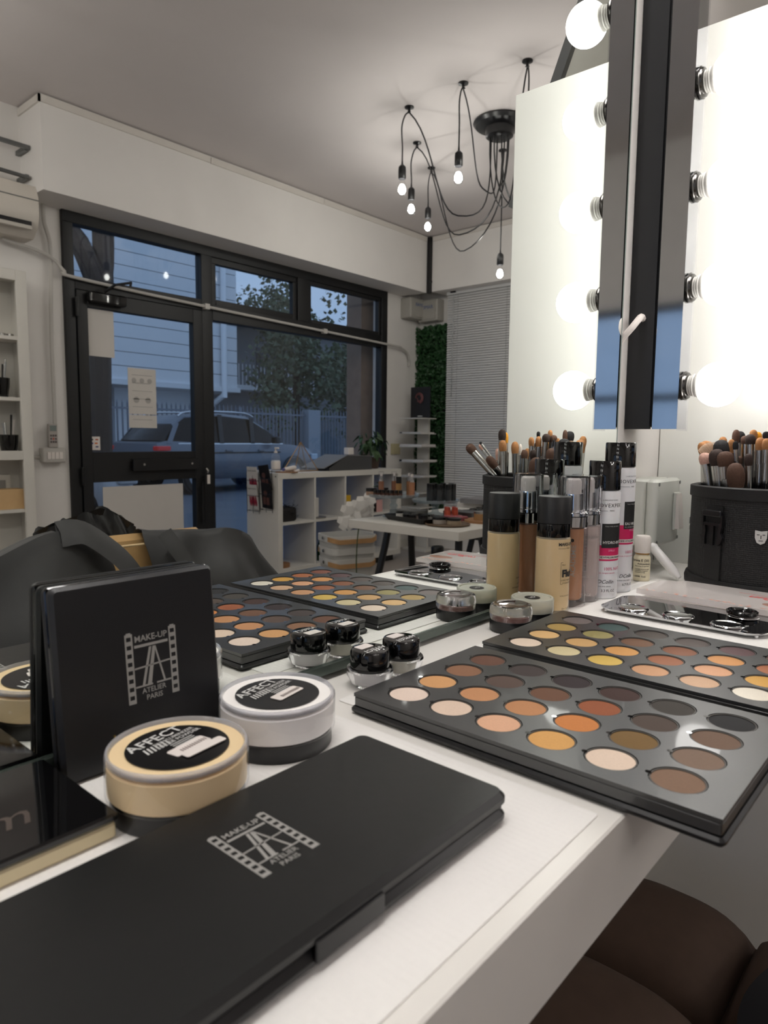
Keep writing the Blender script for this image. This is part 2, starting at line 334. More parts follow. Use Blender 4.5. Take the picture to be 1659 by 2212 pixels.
# ivy panel, blind
IVY = P('ivy_leaf', (34, 74, 36), .5, var=.45, vs=30)
random.seed(5)
iv = thing('ivy_panel', 'tall panel of artificial green ivy hung on the far wall', 'wall plant', (3.98,5.74,0))
G().box(-.2,.2,.015,.03,-.7,1.28).build('backing', P('ivy_mesh', (14,30,16), .8), iv)
g = G()
for k in range(5200):
    x = random.uniform(-.23,.23); z = random.uniform(-.7,1.33); s_ = random.uniform(.012,.022); y = random.uniform(-.035,.012)
    M = Matrix.Translation((x,y,z)) @ Matrix.Rotation(random.uniform(0,6.28),4,'Y') @ Matrix.Rotation(random.uniform(-.9,.9),4,'X') @ Matrix.Rotation(random.uniform(-.9,.9),4,'Z')
    g.add([(0,0,-s_),(s_*.8,-.003,0),(0,.004,s_*1.2),(-s_*.8,-.003,0)], [(0,1,2),(0,2,3)], M)
o = g.build('leaves', IVY, iv, smooth=None); o['kind'] = 'stuff'
bl = thing('venetian_blind', 'grey venetian blind covering the far window', 'blind', (3.08,5.66,0))
BLM = P('blind_slat', (206, 205, 204), .55, var=.03)
G().box(-.68,.68,-.02,.02,1.585,1.625).build('head_rail', BLM, bl)
sl = G().grid(lambda u, v: (-.68+1.36*u, (v-.5)*.012, (v-.5)*.022+.004*math.sin(v*PI)), 1, 3).mesh('slat', BLM)
for k in range(96):
    o = bpy.data.objects.new('slat', sl); C.objects.link(o); o.parent = bl; o.location = (0, 0, 1.572-.0232*k)
for x in (.55,.0,-.55): G().tube([(x,-.012,1.59),(x,-.012,-.66)], .0012, 4).build('ladder_cord', ALU, bl)
G().tube([(.6,-.016,1.6),(.605,-.018,.6)], .003, 5).build('tilt_wand', ALU, bl); G().box(.57,.63,-.03,-.02,1.6,1.615).build('tilt_gear', BLACKP, bl)
struct('wall_shelf_wallplate', G().box(4.19,4.199,5.33,5.47,.02,.13), P('old_wall_plate', (196,186,150), .6))
bpy.data.objects['wall_shelf_wallplate'].name = 'trim_5'

# ================================================================== DESK, MIRROR, LIGHT BAR, PARTITION
desk = thing('makeup_desk', 'long white laminate make-up desk with a thick front edge', 'desk', (0,0,0))
G().rbox(-.011,.237,-1.6,1.0335,-.049,-.0008,.002).build('desktop', LAMINATE, desk)
G().box(0,.2,-1.55,-1.51,FL,-.049).build('leg_panel', LAMINATE, desk)
TOWEL = P('embossed_paper_towel', (238, 236, 232), .9, var=.015, vs=60, bump=.4, bs=260, bt='v')
solo('paper_towel', G().rbox(.004,.228,-.6,.3,-.0008,0,.002), TOWEL, 'white paper towel under the closed black palette in the foreground', 'paper towel')
solo('paper_towel', G().rbox(.036,.2265,.3185,.87,-.0008,0,.002), TOWEL, 'embossed white paper towel spread under the open palettes and bottles', 'paper towel')
MIRR = bpy.data.materials.new('mirror_silver'); MIRR.use_nodes = True
_b = MIRR.node_tree.nodes['Principled BSDF']; _b.inputs['Base Color'].default_value = (.87,.90,.87,1); _b.inputs['Metallic'].default_value = 1; _b.inputs['Roughness'].default_value = 0
mir = thing('vanity_mirror', 'large frameless wall mirror standing along the back of the desk', 'mirror', (0,0,0))
G().box(-.006,0,-.28,.852,.0105,.98).build('glass', MIRR, mir, smooth=None)
G().box(-.006,.0025,-.28,.852,.0035,.0103).build('bottom_channel', P('mirror_edge', (86,96,90), .25, .5), mir)
G().box(-.0062,.0004,.8521,.8535,.0035,.98).build('polished_edge', P('mirror_side_edge', (150,160,155), .2), mir)
# Hollywood light bar
lb = thing('light_bar', 'vertical chrome vanity light bar with round white bulbs beside the mirror', 'light bar', (0,.905,.19))
G().box(-.011,.024,.004,.04,.004,.82).build('backbox', P('black_backbox', (20,21,23), .5), lb)
G().box(-.011,.021,-.002,.004,.001,.82).build('side_cover', P('black_side_cover', (28,29,32), .45), lb)
G().box(.024,.055,0,.036,.001,.82).build('chrome_cover', CHROME, lb, smooth=None)
G().box(.0552,.0562,-.0015,.0385,-.001,.82).build('front_lip', CLR, lb)
BULB = GLOW('vanity_bulb_glow', (255,252,248), VANITY_EMIT); SOCK = P('white_socket', (196,194,188), .45); ROSE = P('dark_chrome_rosette', (90,88,86), .2, 1)
RX = Matrix.Rotation(PI/2,4,'Y')
m_rose = G().lathe([(0,0),(.018,0),(.0185,.002),(.017,.0028),(.0165,.005),(.0145,.006),(0,.006)], 24, RX).mesh('rosette', ROSE)
m_sock = G().lathe([(.0115,.005),(.0128,.0065),(.0120,.008),(.0136,.0095),(.0128,.011),(.0146,.0125),(.0138,.014),(.0158,.0165),(.0162,.0195),(.0150,.0205)], 28, RX).mesh('socket', SOCK)
m_bulb = G().lathe([(.0150,.0195)]+[(.0275*math.sin(t),.040-.0275*math.cos(t)) for t in [R(42+138*k/14) for k in range(15)]][:-1]+[(0,.0675)], 24, RX).mesh('bulb', BULB)
for k in range(6):
    z = .246-.19+.1215*k
    for n_, m_ in (('rosette',m_rose),('socket',m_sock),('bulb',m_bulb)):
        o = bpy.data.objects.new(n_, m_); C.objects.link(o); o.parent = lb; o.location = (.0562,.018,z)
lb2 = dup(lb, (0,-.35,.19), None, 'vertical chrome vanity light bar at the near end of the mirror')
cp_l = thing('ceiling_panel_light', 'long white LED strip light on the ceiling above the mirror', 'ceiling light', (.11,.1,ZC))
G().box(-.1,.1,-.76,.76,-.03,0).build('frame', P('panel_frame',(220,220,218),.4), cp_l); G().box(-.09,.09,-.75,.75,-.034,-.0305).build('diffuser', GLOW('led_panel_glow',(255,251,248),CEILING_EMIT), cp_l)
solo('power_cable', G().tube(smoothpath([(.006,.9045,.332),(.008,.893,.333),(.010,.88,.328),(.006,.868,.316),(-.003,.862,.303),(-.009,.86,.292)],5), .0042), STICKER, 'short white cable looping from the light bar to behind the mirror', 'cable')
struct('wall_partition', G().rbox(-.011,.271,1.0345,1.0525,FL,.735,.002), PANELWHITE)
solo('tall_cabinet', G().rbox(0,.325,0,.6,0,.59-FL,.004), FURN, 'tall white cabinet behind the white partition', 'cabinet', (-.011,1.13,FL))
lean = solo('leaning_board', G().box(0,.01,-.25,.25,0,.62), PANELWHITE, 'pale framed board leaning behind the white partition', 'board', (.326,1.395,.5935)); lean.rotation_euler = (0,R(-22),0)
G().box(-.004,.014,-.262,-.25,0,.62).build('frame_edge', ALU, lean)
# wall switch box on the wall between mirror and partition
SWM = P('switch_shell', (206,208,200), .35, var=.02)
sb = thing('rocker_switch', 'white surface-mounted rocker switch box on the wall behind the bottles', 'switch', (-.012,.955,.082))
G().rbox(0,.03,-.046,.046,-.046,.043,.006).build('back_box', SWM, sb); G().rbox(.03,.046,-.046,.046,-.046,.043,.007).build('cover', SWM, sb)
G().rbox(.046,.05,.014,.036,-.028,.024,.002).build('rocker_frame', SWM, sb); G().add([(.05,.016,-.026),(.05,.034,-.026),(.05,.034,.022),(.05,.016,.022),(.056,.016,-.026),(.056,.034,-.026),(.0515,.034,.022),(.0515,.016,.022)],[(0,3,2,1),(4,5,6,7),(0,1,5,4),(1,2,6,5),(2,3,7,6),(3,0,4,7)]).build('rocker', STICKER, sb)
for y, z in ((-.04,.037),(.04,.037),(.04,-.04),(-.04,-.04)): G().lathe([(.0025,0),(.0025,.0006),(0,.0006)], 8, Matrix.Translation((.046,y,z)) @ RX).build('screw', ALU, sb)

# ================================================================== THINGS ON THE DESK
def col(t): return P('pan_%d_%d_%d' % t, t, .75, var=.10, vs=900, bump=.1, bs=2500)
def shim(t): return P('shimmer_%d_%d_%d' % t, t, .45, .25, var=.18, vs=1500, bump=.15, bs=2500)
S1 = [[(226,205,190),(218,194,174),(218,170,138),(212,160,92),(224,202,182),(128,100,80)],
      [(204,152,100),(188,134,92),(184,130,88),(198,124,64),(116,88,44),(126,104,88)],
      [(134,94,68),(84,66,58),(104,70,50),(146,80,46),(76,62,54),(112,88,72)],
      [(98,64,48),(58,48,46),(42,30,33),(58,33,27),(60,55,50),(26,26,28)]]
S2 = [[(236,216,196),(214,200,156),(216,182,86),(206,154,112),(210,170,136),(236,228,212)],
      [(224,184,126),(206,164,106),(212,154,82),(158,94,56),(220,164,124),(212,160,66)],
      [(176,148,84),(154,144,88),(116,78,50),(134,78,44),(210,148,84),(166,96,50)],
      [(112,102,100),(52,80,78),(72,63,56),(80,68,63),(88,56,58),(126,68,46)]]
def open_palette(label, loc, rz, cols, shims):
    t = thing('eyeshadow_palette', label, 'palette', loc, rz, 'open eyeshadow palettes')
    si, sj = .0335, .0308; L, Wd = .0265, .0232
    x0, x1, y0, y1 = -L, 5*si+L, -Wd, 3*sj+Wd
    G().rbox(x0-.002, x1+.002, y0-.002, y1+.002, 0, .0042, .003).build('base_tray', BLACKP, t)
    G().rbox(x0, x1, y0, y1, .0042, .0105, .0015).build('body', BLACKM, t)
    # top card with round openings: a ring collar around every pan plus the web between them
    r = .0136; n = 32; g = G(); zt = .0126; zb = .0105
    xs = [x0]+[si*(i+.5) for i in range(5)]+[x1]; ys = [y0]+[sj*(j+.5) for j in range(3)]+[y1]
    for i in range(6):
        for j in range(4):
            cx, cy = i*si, j*sj; inner = []; outer = []
            for k in range(n):
                a = 2*PI*k/n; dx, dy = math.cos(a), math.sin(a)
                inner.append((cx+r*dx, cy+r*dy))
                hx = (xs[i+1]-cx) if dx > 0 else (cx-xs[i]); hy = (ys[j+1]-cy) if dy > 0 else (cy-ys[j])
                tt = min(hx/abs(dx) if abs(dx) > 1e-6 else 9, hy/abs(dy) if abs(dy) > 1e-6 else 9); outer.append((cx+tt*dx, cy+tt*dy))
            # snap nearest samples to the cell corners so the web closes
            for qx in (xs[i], xs[i+1]):
                for qy in (ys[j], ys[j+1]):
                    kk = min(range(n), key=lambda k: (outer[k][0]-qx)**2+(outer[k][1]-qy)**2); outer[kk] = (qx, qy)
            g.loft([[(x,y,zt) for x,y in outer], [(x,y,zt) for x,y in inner], [(x,y,zb) for x,y in inner]], cap=False)
    g.box(x0,x1,y0-.0001,y0,zb,zt).box(x0,x1,y1,y1+.0001,zb,zt).box(x0-.0001,x0,y0,y1,zb,zt).box(x1,x1+.0001,y0,y1,zb,zt)
    g.build('top_card', BLACKM, t, smooth=30)
    for i in range(6):
        for j in range(4):
            c_ = cols[j][i]
            p = G().lathe([(0,.0119),(.0118,.0119),(.0125,.0118)], 28).build('pan', shim(c_) if shims else col(c_), t, (i*si, j*sj, 0))
            G().lathe([(.0124,.0105),(.0124,.0123),(.0131,.0123),(.0131,.0105)], 28).build('pan_rim', P('pan_rim_metal',(72,68,64),.45,.4), p)
            G().lathe([(.0016,.0127),(0,.0127)], 8, c=(-.0138,-.0012,0)).build('pull_notch', BLACKG, p)
    return t
open_palette('open black palette of matte brown shadows overhanging the front desk edge', (.085,.3338,0), -.0046, S1, False)
open_palette('open black palette of shimmery gold and olive shadows behind the matte one', (.083,.4868,0), -.0076, S2, True)

def filmlogo(par, org, xd, yd, s, mat):
    """film-strip logo: two perforated strips, the words and the compass A between them"""
    org = Vector(org); xd = Vector(xd); yd = Vector(yd)
    def q(g, pts):
        n = len(g.v); g.v += [tuple(org+xd*(x*s)+yd*(y*s)) for x, y in pts]; g.f.append(tuple(range(n, n+len(pts))))
    for sx in (-1, 1):
        g = G(); a, b, c, d = sx*.5, sx*.47, sx*.385, sx*.355
        q(g, [(a,-.62),(b,-.62),(b,.62),(a,.62)][::sx]); q(g, [(c,-.62),(d,-.62),(d,.62),(c,.62)][::sx])
        for k in range(9): y = -.62+k*1.24/8.35; q(g, [(b,y),(c,y),(c,y+.075),(b,y+.075)][::sx])
        g.build('film_strip', mat, par, smooth=None)
    g = G()
    q(g, [(-.33,.35),(.33,.35),(.33,.4),(-.33,.4)]); q(g, [(-.35,-.03),(.35,.0),(.35,.03),(-.35,.0)]); q(g, [(-.35,-.36),(-.02,-.36),(-.02,-.33),(-.35,-.33)]); q(g, [(.06,-.36),(.35,-.36),(.35,-.33),(.06,-.33)])
    q(g, [(-.22,-.33),(-.17,-.33),(0.0,.33),(-.05,.33)]); q(g, [(-.12,-.33),(-.04,-.33),(.08,.33),(.02,.33)]); q(g, [(.2,-.33),(.24,-.33),(.08,.33),(.05,.33)])
    g.build('compass_letter', mat, par, smooth=None)
    text('lettering', 'MAKE-UP', .155*s, mat, par, org+yd*(.5*s), xd, yd, bold=.015)
    text('lettering', 'ATELIER', .13*s, mat, par, org+yd*(-.44*s), xd, yd, bold=.01); text('lettering', 'PARIS', .13*s, mat, par, org+yd*(-.57*s), xd, yd, bold=.01)
cp = thing('closed_palette', 'closed black make-up palette with film-strip logo lying in the foreground', 'palette', (.1525,.161,0))
BK = P('black_satin_lid', (20,21,21), .36, var=.25, vs=25, bump=.06, bs=120)
G().rbox(-.0465,.0465,-.106,.106,0,.0065,.006).build('base', BLACKP, cp); G().rbox(-.0468,.0468,-.1063,.1063,.0078,.0150,.007,seg=5).build('lid', BK, cp)
G().box(-.044,.044,-.103,.103,.0062,.008).build('inner_rim', BLACKP, cp); G().rbox(.0462,.0478,-.017,.017,.003,.0112,.0008).build('clasp', BLACKP, cp)
filmlogo(cp, (-.0045,.003,.01515), (0,1,0), (-1,0,0), .0285, PRINT_G)
# standing palette leaning on the mirror
st = thing('standing_palette', 'square black compact with film-strip logo leaning upright against the mirror', 'palette', (.0148,.1895,0))
lean_m = Matrix.Rotation(R(-5.0),4,'Y')
st.rotation_euler = (0,R(-5.0),0)
def upr(x0,x1,r): return G().rbox(-.05,.05,-.0475,.0475,x0,x1,r, Matrix.Translation((0,0,.05)) @ Matrix.Rotation(PI/2,4,'Y'), seg=5)
BKS = P('black_leatherette_lid', (17,17,20), .42, var=.25, vs=25, bump=.1, bs=900)
upr(.0005,.0062,.004).build('lid', BKS, st); upr(-.0055,-.0008,.004).build('base', BKS, st); upr(-.001,.0008,.002).build('seam', BLACKG, st)
G().lathe([(.0006,0),(.0006,.0004),(0,.0004)], 8, Matrix.Translation((.0062,-.02,.018)) @ RX).build('stud', P('brass_stud',(190,160,90),.3,1), st)
filmlogo(st, (.0064,.0045,.0505), (0,1,0), (0,0,1), .0305, PRINT_G)
# glossy box with a beige base
gb = thing('glossy_compact', 'glossy black box palette with beige base and script lettering at the left edge', 'palette', (.041,.081,0))
G().rbox(-.037,.037,-.065,.0585,0,.0070,.002).build('base', P('beige_board',(222,206,168),.5), gb); G().rbox(-.0365,.0365,-.0645,.058,.0070,.0078,.002).build('hinge_line', BLACKP, gb); G().rbox(-.038,.038,-.066,.0592,.0078,.0118,.002).build('lid', BLACKG, gb)
text('lettering', '&m', .026, P('bronze_print',(84,74,68),.45,.3), gb, (.010,.0135,.0119), (0,1,0), (-1,0,0), shear=.35)
# big loose powder jars
def powder_jar(label, loc, powder, col2, pink):
    t = thing('powder_jar', label, 'jar', loc, 0, 'loose powder jars')
    G().lathe([(0,0),(.0305,0),(.0312,.001),(.0312,.0095),(0,.0095)], 48).build('black_cap', BLACKP, t)
    G().lathe([(0,.0105),(.0312,.0105),(.0322,.0115),(.0322,.0246),(0,.0246)], 48).build('powder', P(powder, col2, .9, var=.03, vs=80), t)
    G().lathe([(.0325,.0098),(.0332,.0108),(.0332,.0285),(.0325,.0297),(.0315,.0298),(.0309,.0288)], 56).build('clear_shell', CLR, t)
    G().lathe([(.0,.0272),(.0308,.0272),(.0308,.0280),(.0,.0280)], 48).build('rim_ring', P(powder+'_rim', tuple(min(255,int(c*1.02)) for c in col2), .6), t)
    G().lathe([(.0326,.0268),(.0330,.0274),(.0330,.0288),(.0324,.0300),(.0314,.0301),(.0308,.0290),(.0308,.0268)], 56).build('thick_rim', CLEAR('milky_rim',(.95,.95,.97),rough=.08,scatter=(226,226,230),amount=.34), t)
    G().lathe([(.024,.0286),(0,.0286)], 48).build('label_disc', P('label_black',(18,17,18),.3), t)
    a = R(12); xd = Vector((-math.sin(a),math.cos(a),0)); yd = Vector((-math.cos(a),-math.sin(a),0)); o = Vector((0,0,.0289))
    text('brand_lettering','AFFECT',.0092,PRINT_W,t,o+yd*.0145-xd*.001,xd,yd,bold=.02,space=1.05)
    text('lettering','SKIN LUMINIZER',.0034,PRINT_W,t,o+yd*.0090+xd*.006,xd,yd,bold=.01); text('lettering','LOOSE POWDER',.0036,PRINT_W,t,o+yd*.0055+xd*.006,xd,yd,bold=.01)
    g = G()
    for k in range(7):
        x = -.013+.0022*k; g.add([tuple(o+xd*(x+dx)+yd*dy) for dx,dy in ((0,.0095),(.0011,.0095),(-.0004,.004),(-.0015,.004))], [(0,3,2,1)])
    g.build('barcode_mark', PRINT_W, t, smooth=None)
    g = G()
    for k in range(3): g.add([tuple(o+xd*x+yd*y) for x,y in ((-.002,.0025-.0017*k),(.012,.0025-.0017*k),(.012,.0031-.0017*k),(-.002,.0031-.0017*k))], [(0,3,2,1)])
    g.build('small_print', PRINT_W, t, smooth=None)
    def stick(cx, cy, w_, h_, ang, z):
        c_, s_ = math.cos(ang), math.sin(ang); pl = rrect(0,0,w_,h_,.0012,3); g = G()
        pts = [o+xd*(cx+x*c_-y*s_)+yd*(cy+x*s_+y*c_)+Vector((0,0,z)) for x,y in pl]
        g.loft([[tuple(p) for p in pts],[tuple(p+Vector((0,0,.0003))) for p in pts]]); return g.build('sticker', STICKER, t, smooth=None)
    s1 = stick(.002,-.0055,.022,.008,0,.0)
    g = G()
    for k in range(11): x = -.004+.0015*k; g.add([tuple(o+xd*(x+a_)+yd*b_+Vector((0,0,.0005))) for a_,b_ in ((0,-.0075),(.0007,-.0075),(.0007,-.005),(0,-.005))], [(0,1,2,3)])
    g.build('barcode', P('barcode_print',(120,105,100),.7), s1, smooth=None)
    if pink: stick(.0045,-.0125,.024,.0055,R(-4),.0004)
    return t
powder_jar('clear round jar of beige loose powder with black label, nearest on desk', (.073,.1735,0), 'beige_powder', (232,206,162), True)
powder_jar('clear round jar of white loose powder with black label beside compact', (.055,.250,0), 'white_powder', (246,242,238), False)
# two small pigment jars
def pigment_jar(label, loc, c_):
    t = thing('pigment_jar', label, 'jar', loc, 0, 'small pigment jars')
    G().lathe([(0,0),(.012,0),(.0135,.0015),(.0168,.0085),(.0172,.0115),(.0165,.0128),(.0148,.0128),(.0141,.0126),(.0137,.0103),(.0107,.0028),(0,.0028)], 40).build('clear_base', GLASS('clear_acrylic',(.97,.98,1)), t)
    G().lathe([(0,.003),(.0105,.003),(.0135,.010),(.0138,.0125),(0,.0125)], 32).build('pigment', P('pigment_%d'%c_[2], c_, .7, var=.05, vs=200), t)
    G().lathe([(0,.0125),(.0140,.0125),(.0142,.0135),(.0142,.0245),(.0132,.0262),(.0118,.0265),(0,.0265)], 40).build('lid', BLACKG, t)
    text('brand_lettering','AFFECT',.0062,PRINT_W,t,(.0042,0,.0267),(0,-1,0),(1,0,0),bold=.02)
    G().prism(rrect(-.0052,-.001,.008,.013,.001,2),.0266,.0269).build('sticker', STICKER, t)
    return t
pigment_jar('small clear pigment jar with glossy black lid, the one nearer the camera', (.032,.355,0), (226,222,220))
pigment_jar('small clear pigment jar with glossy black lid, the one nearer the pots', (.031,.391,0), (226,220,200))
# two cream pots
t = thing('cream_pot', 'black pot with thick clear domed lid and brown cream', 'pot', (.031,.551,0))
G().lathe([(0,0),(.0188,0),(.0195,.001),(.0195,.010),(0,.010)], 40).build('base', BLACKP, t); G().lathe([(0,.0101),(.0168,.0101),(.016,.0135),(0,.0138)], 32).build('cream', P('brown_cream',(104,62,48),.35,var=.12,vs=120), t)
G().lathe([(.0196,.0102),(.0198,.012),(.0198,.0205),(.0185,.0235),(.016,.0243),(.0135,.0236),(.007,.0222),(0,.0218)], 44).lathe([(0,.0152),(.0165,.0150),(.0178,.0102),(.0196,.0102)],44).build('clear_lid', GLASS('thick_clear_lid',(.95,.93,.95)), t)
G().lathe([(.0198,.0150),(.0203,.0155),(.0198,.0160)], 44).build('lid_ring', CLR, t)
t = thing('cream_pot', 'frosted cream pot with black base and round top label', 'pot', (.032,.589,0))
G().lathe([(0,0),(.0196,0),(.02,.001),(.02,.0115),(0,.0115)], 40).build('base', BLACKP, t)
G().lathe([(.0203,.0115),(.0206,.0125),(.0206,.0235),(.0198,.0247),(.0178,.0247),(.0172,.0235),(0,.0232)], 44).build('frosted_lid', MILKY, t); G().lathe([(0,.0116),(.018,.0116),(.018,.016),(0,.016)], 32).build('cream', P('beige_cream',(222,196,150),.5), t)
G().lathe([(.0075,.0235),(.0075,.0237),(0,.0237)], 24).build('label', PRINT_K, t); text('lettering','HD',.006,PRINT_W,t,(0,0,.0239),(0,1,0),(-1,0,0))
def toward(x, y): return math.atan2(-y, .3525-x)
# foundation bottle
X, Y = .029, .634; A = toward(X, Y)
t = thing('foundation_bottle', 'beige liquid foundation bottle with tall black cap', 'bottle', (X,Y,0))
G().lathe([(0,0),(.0160,0),(.0172,.0012),(.0174,.004),(.0174,.0775),(.0165,.0790),(0,.0790)], 48).build('glass', CLEAR('frosted_glass_wall',(.97,.96,.93),rough=.2,scatter=(226,214,186),amount=.22), t)
G().lathe([(0,.0055),(.0158,.0055),(.0168,.009),(.0168,.0772),(0,.0772)], 44).build('foundation', P('beige_foundation',(238,206,152),.4,var=.02), t)
G().lathe([(0,.0790),(.0163,.0790),(.0165,.0800),(.0165,.0922),(0,.0922)], 44).build('collar', BLACKG, t); cpm = P('black_soft_cap',(24,24,25),.45,var=.1)
G().lathe([(.0160,.0923),(.0166,.0930),(.0166,.1185),(.0160,.1195),(0,.1195)], 44).build('cap', cpm, t)
ctext('brand_lettering','MAKE-UP ATELIER',.0042,PRINT_K,t,.01755,.0725,A+R(18),bold=.03); ctext('lettering','PARIS',.0022,PRINT_K,t,.01755,.0685,A+R(48)); G().cylpatch(.01753,.0683,.0686,A+R(18),A+R(45)).build('print_line', PRINT_K, t)
ctext('product_lettering','Fluid',.0098,PRINT_K,t,.01755,.043,A+R(33),bold=.05); ctext('lettering','30ml',.0022,PRINT_K,t,.01755,.052,A+R(32)); ctext('lettering','LONG WEAR',.0022,PRINT_K,t,.01755,.0365,A+R(30)); ctext('lettering','FOUNDATION',.0022,PRINT_K,t,.01755,.0335,A+R(36)); ctext('lettering','FOND DE TEINT',.0018,PRINT_K,t,.01755,.0205,A+R(28)); ctext('lettering','30ml 1 FL.OZ',.002,PRINT_K,t,.01755,.0075,A+R(35))
G().cylpatch(.01753,.0325,.0545,A+R(28),A+R(29)).cylpatch(.01753,.0543,.0546,A+R(28),A+R(36)).cylpatch(.01753,.0325,.0328,A+R(28),A+R(36)).build('print_frame', PRINT_K, t)
ctext('back_lettering','PARIS, FRANCE',.0022,PRINT_K,t,.01755,.03,A+R(200)); ctext('back_lettering','FLUIDE 30ml',.002,PRINT_K,t,.01755,.024,A+R(205)); ctext('back_lettering','PREMIUM FOUNDATION',.0018,PRINT_K,t,.01755,.020,A+R(200)); G().cylpatch(.01753,.0268,.0271,A+R(200),A+R(225)).build('print_line', PRINT_K, t)
# airless bottles with clear caps
def airless(label, loc, fill, name, film):
    t = thing('airless_bottle', label, 'bottle', loc, 0, 'clear-capped pump bottles'); A = toward(loc[0], loc[1])
    G().lathe([(0,.0068),(.0105,.0068),(.0122,.009),(.0122,.083),(0,.083)] if not film else [(0,.006),(.0145,.006),(.0156,.009),(.0156,.083),(0,.083)], 36).build('fill', P(name, fill, .35, var=.1, vs=60), t)
    G().lathe([(0,0),(.0150,0),(.0162,.0012),(.0163,.084),(.015,.0852)], 44).build('outer_wall', CLR if not film else CLEAR('frosted_outer',(.95,.95,.96),rough=.2,scatter=(214,208,208),amount=.35), t)
    G().lathe([(.0148,.0845),(.0158,.085),(.0158,.0955),(.0148,.096),(0,.096)], 40).build('collar', CHROME, t)
    G().lathe([(.0128,.0965),(.0165,.0965),(.0168,.0995),(.0156,.1008),(.0166,.1022),(.0166,.1373),(.0158,.1386),(0,.1386)], 44).lathe([(0,.1362),(.0128,.1362),(.0128,.0965)], 44).build('overcap', GLASS('clear_acrylic',(.97,.98,1)), t)
    G().lathe([(.0102,.096),(.0102,.117),(.0098,.119),(0,.119)], 32).build('pump_collar', CHROME, t)
    G().lathe([(.0082,.119),(.0082,.1305),(.0070,.1330),(.003,.1325),(0,.1318)], 28).build('pump_head', STICKER, t)
    if film:
        g = G().cylpatch(.0165,.034,.074,A-R(4),A+R(0)).cylpatch(.0165,.034,.074,A+R(9),A+R(12))
        for k in range(11): g.cylpatch(.0165,.034+.0039*k,.0350+.0039*k,A+R(0),A+R(9),3)
        g.build('film_strip', PRINT_G, t); ctext('brand_lettering','MAKE-UP',.004,PRINT_G,t,.0166,.0715,A+R(18)); ctext('lettering','ATELIER PARIS',.0022,PRINT_W,t,.0166,.028,A+R(-5)); ctext('lettering','NEVER AGE',.004,PRINT_W,t,.0166,.0085,A-R(40))
    else:
        vs, fs = tgeo('ACADEMIE', .007, bold=.01); r_ = .01655; a0 = A+R(8)
        g = G(); g.add([(r_*math.cos(a0-y/r_), r_*math.sin(a0-y/r_), .050+x) for x,y,q in vs], fs); g.build('brand_lettering', PRINT_G, t, smooth=None)
        G().lathe([(.002,0),(.002,.0003),(0,.0003)], 6, Matrix.Rotation(A+R(2),4,'Z') @ Matrix.Translation((.0165,0,.0715)) @ RX).lathe([(.0014,0),(.0014,.0003),(0,.0003)], 6, Matrix.Rotation(A-R(6),4,'Z') @ Matrix.Translation((.0165,0,.0695)) @ RX).build('emblem', PRINT_K, t)
airless('clear-capped pump bottle with brown foundation next to the beige bottle', (.027,.680,0), (182,132,98), 'brown_foundation', False)
airless('clear-capped frosted pump bottle with pale pink base and film-strip print', (.027,.712,0), (206,180,168), 'pink_base', True)
# spray bottles
def spray(label, loc, body_h, top, rot, words, ml):
    t = thing('spray_bottle', label, 'bottle', loc, 0, 'white and black spray bottles'); A = toward(loc[0], loc[1])+R(rot); r = .0177
    G().lathe([(0,0),(.0165,0),(.0175,.001),(.0177,.003),(.0177,body_h-.003),(.0165,body_h-.0005),(.015,body_h),(0,body_h)], 44).build('body', P('white_bottle_plastic',(226,226,228),.32,var=.02,sub=.1), t)
    G().lathe([(.0155,body_h),(.0172,body_h+.0006),(.0172,top-.0012),(.0165,top),(0,top)], 44).build('cap', BLACKG, t)
    k = body_h/.121
    zb0, zb1 = (.043,.0605) if k < 1.1 else (.0565,.079); bb0, bb1 = (.0575,.0845) if k < 1.1 else (.0745,.106)
    G().lathe([(r+.0001,zb0),(r+.0001,zb1)], 44).build('colour_band', PINK, t)
    G().cylpatch(r+.0002,bb0,bb1,A+R(28),A+R(120)).build('black_label', PRINT_K, t); G().cylpatch(r+.0002,zb0+.002,zb0+.006,A+R(0),A+R(110)).build('white_label', STICKER, t)
    ctext('lettering','LABORATOIRE',.0022,PRINT_K,t,r+.0003,body_h-.0105,A+R(28),space=1.3); ctext('brand_lettering','NOVEXPERT',.0058,PRINT_K,t,r+.0003,body_h-.0165,A,space=1.15); ctext('lettering','PARIS',.0022,PRINT_K,t,r+.0003,body_h-.0222,A+R(52)); G().cylpatch(r+.0003,body_h-.0224,body_h-.0221,A,A+R(45)).build('print_line', PRINT_K, t)
    ctext('lettering','TOUS TYPES DE PEAUX',.0017,PRINT_W,t,r+.0004,bb1-.003,A+R(38)); ctext('product_lettering',words[0],.0042,PRINT_W,t,r+.0004,bb0+.006,A+R(32),bold=.03); ctext('lettering',words[1],.0022,PRINT_W,t,r+.0004,bb0+.0022 if words[1] else .01,A+R(32))
    ctext('lettering',words[2],.0032,P('pale_pink_print',(236,170,196),.5),t,r+.0003,zb1-.006,A+R(52)); ctext('lettering','ACIDE HYALURONIQUE',.003,PRINT_K,t,r+.0004,zb0+.004,A+R(6),bold=.02)
    PKP = P('pink_lettering',(198,60,108),.5); ctext('lettering','100% NATUREL',.0048,PKP,t,r+.0003,zb0-.009,A+R(38)); ctext('lettering','Formule dorigine naturelle',.0022,PKP,t,r+.0003,zb0-.0135,A+R(8))
    ctext('script_lettering','DCollin',.006,PRINT_K,t,r+.0003,.0195,A+R(18),shear=.3); ctext('lettering','Formule creee avec amour',.0022,PRINT_K,t,r+.0003,.0145,A-R(8)); ctext('lettering',ml,.004,PRINT_K,t,r+.0003,.0095,A+R(32))
    return t
spray('white spray bottle with black cap and pink band, the shorter of two', (.034,.742,0), .121, .1535, -30, ('HYDRO-BIOTIC','','SPRAY'), '3.3 FL.OZ')
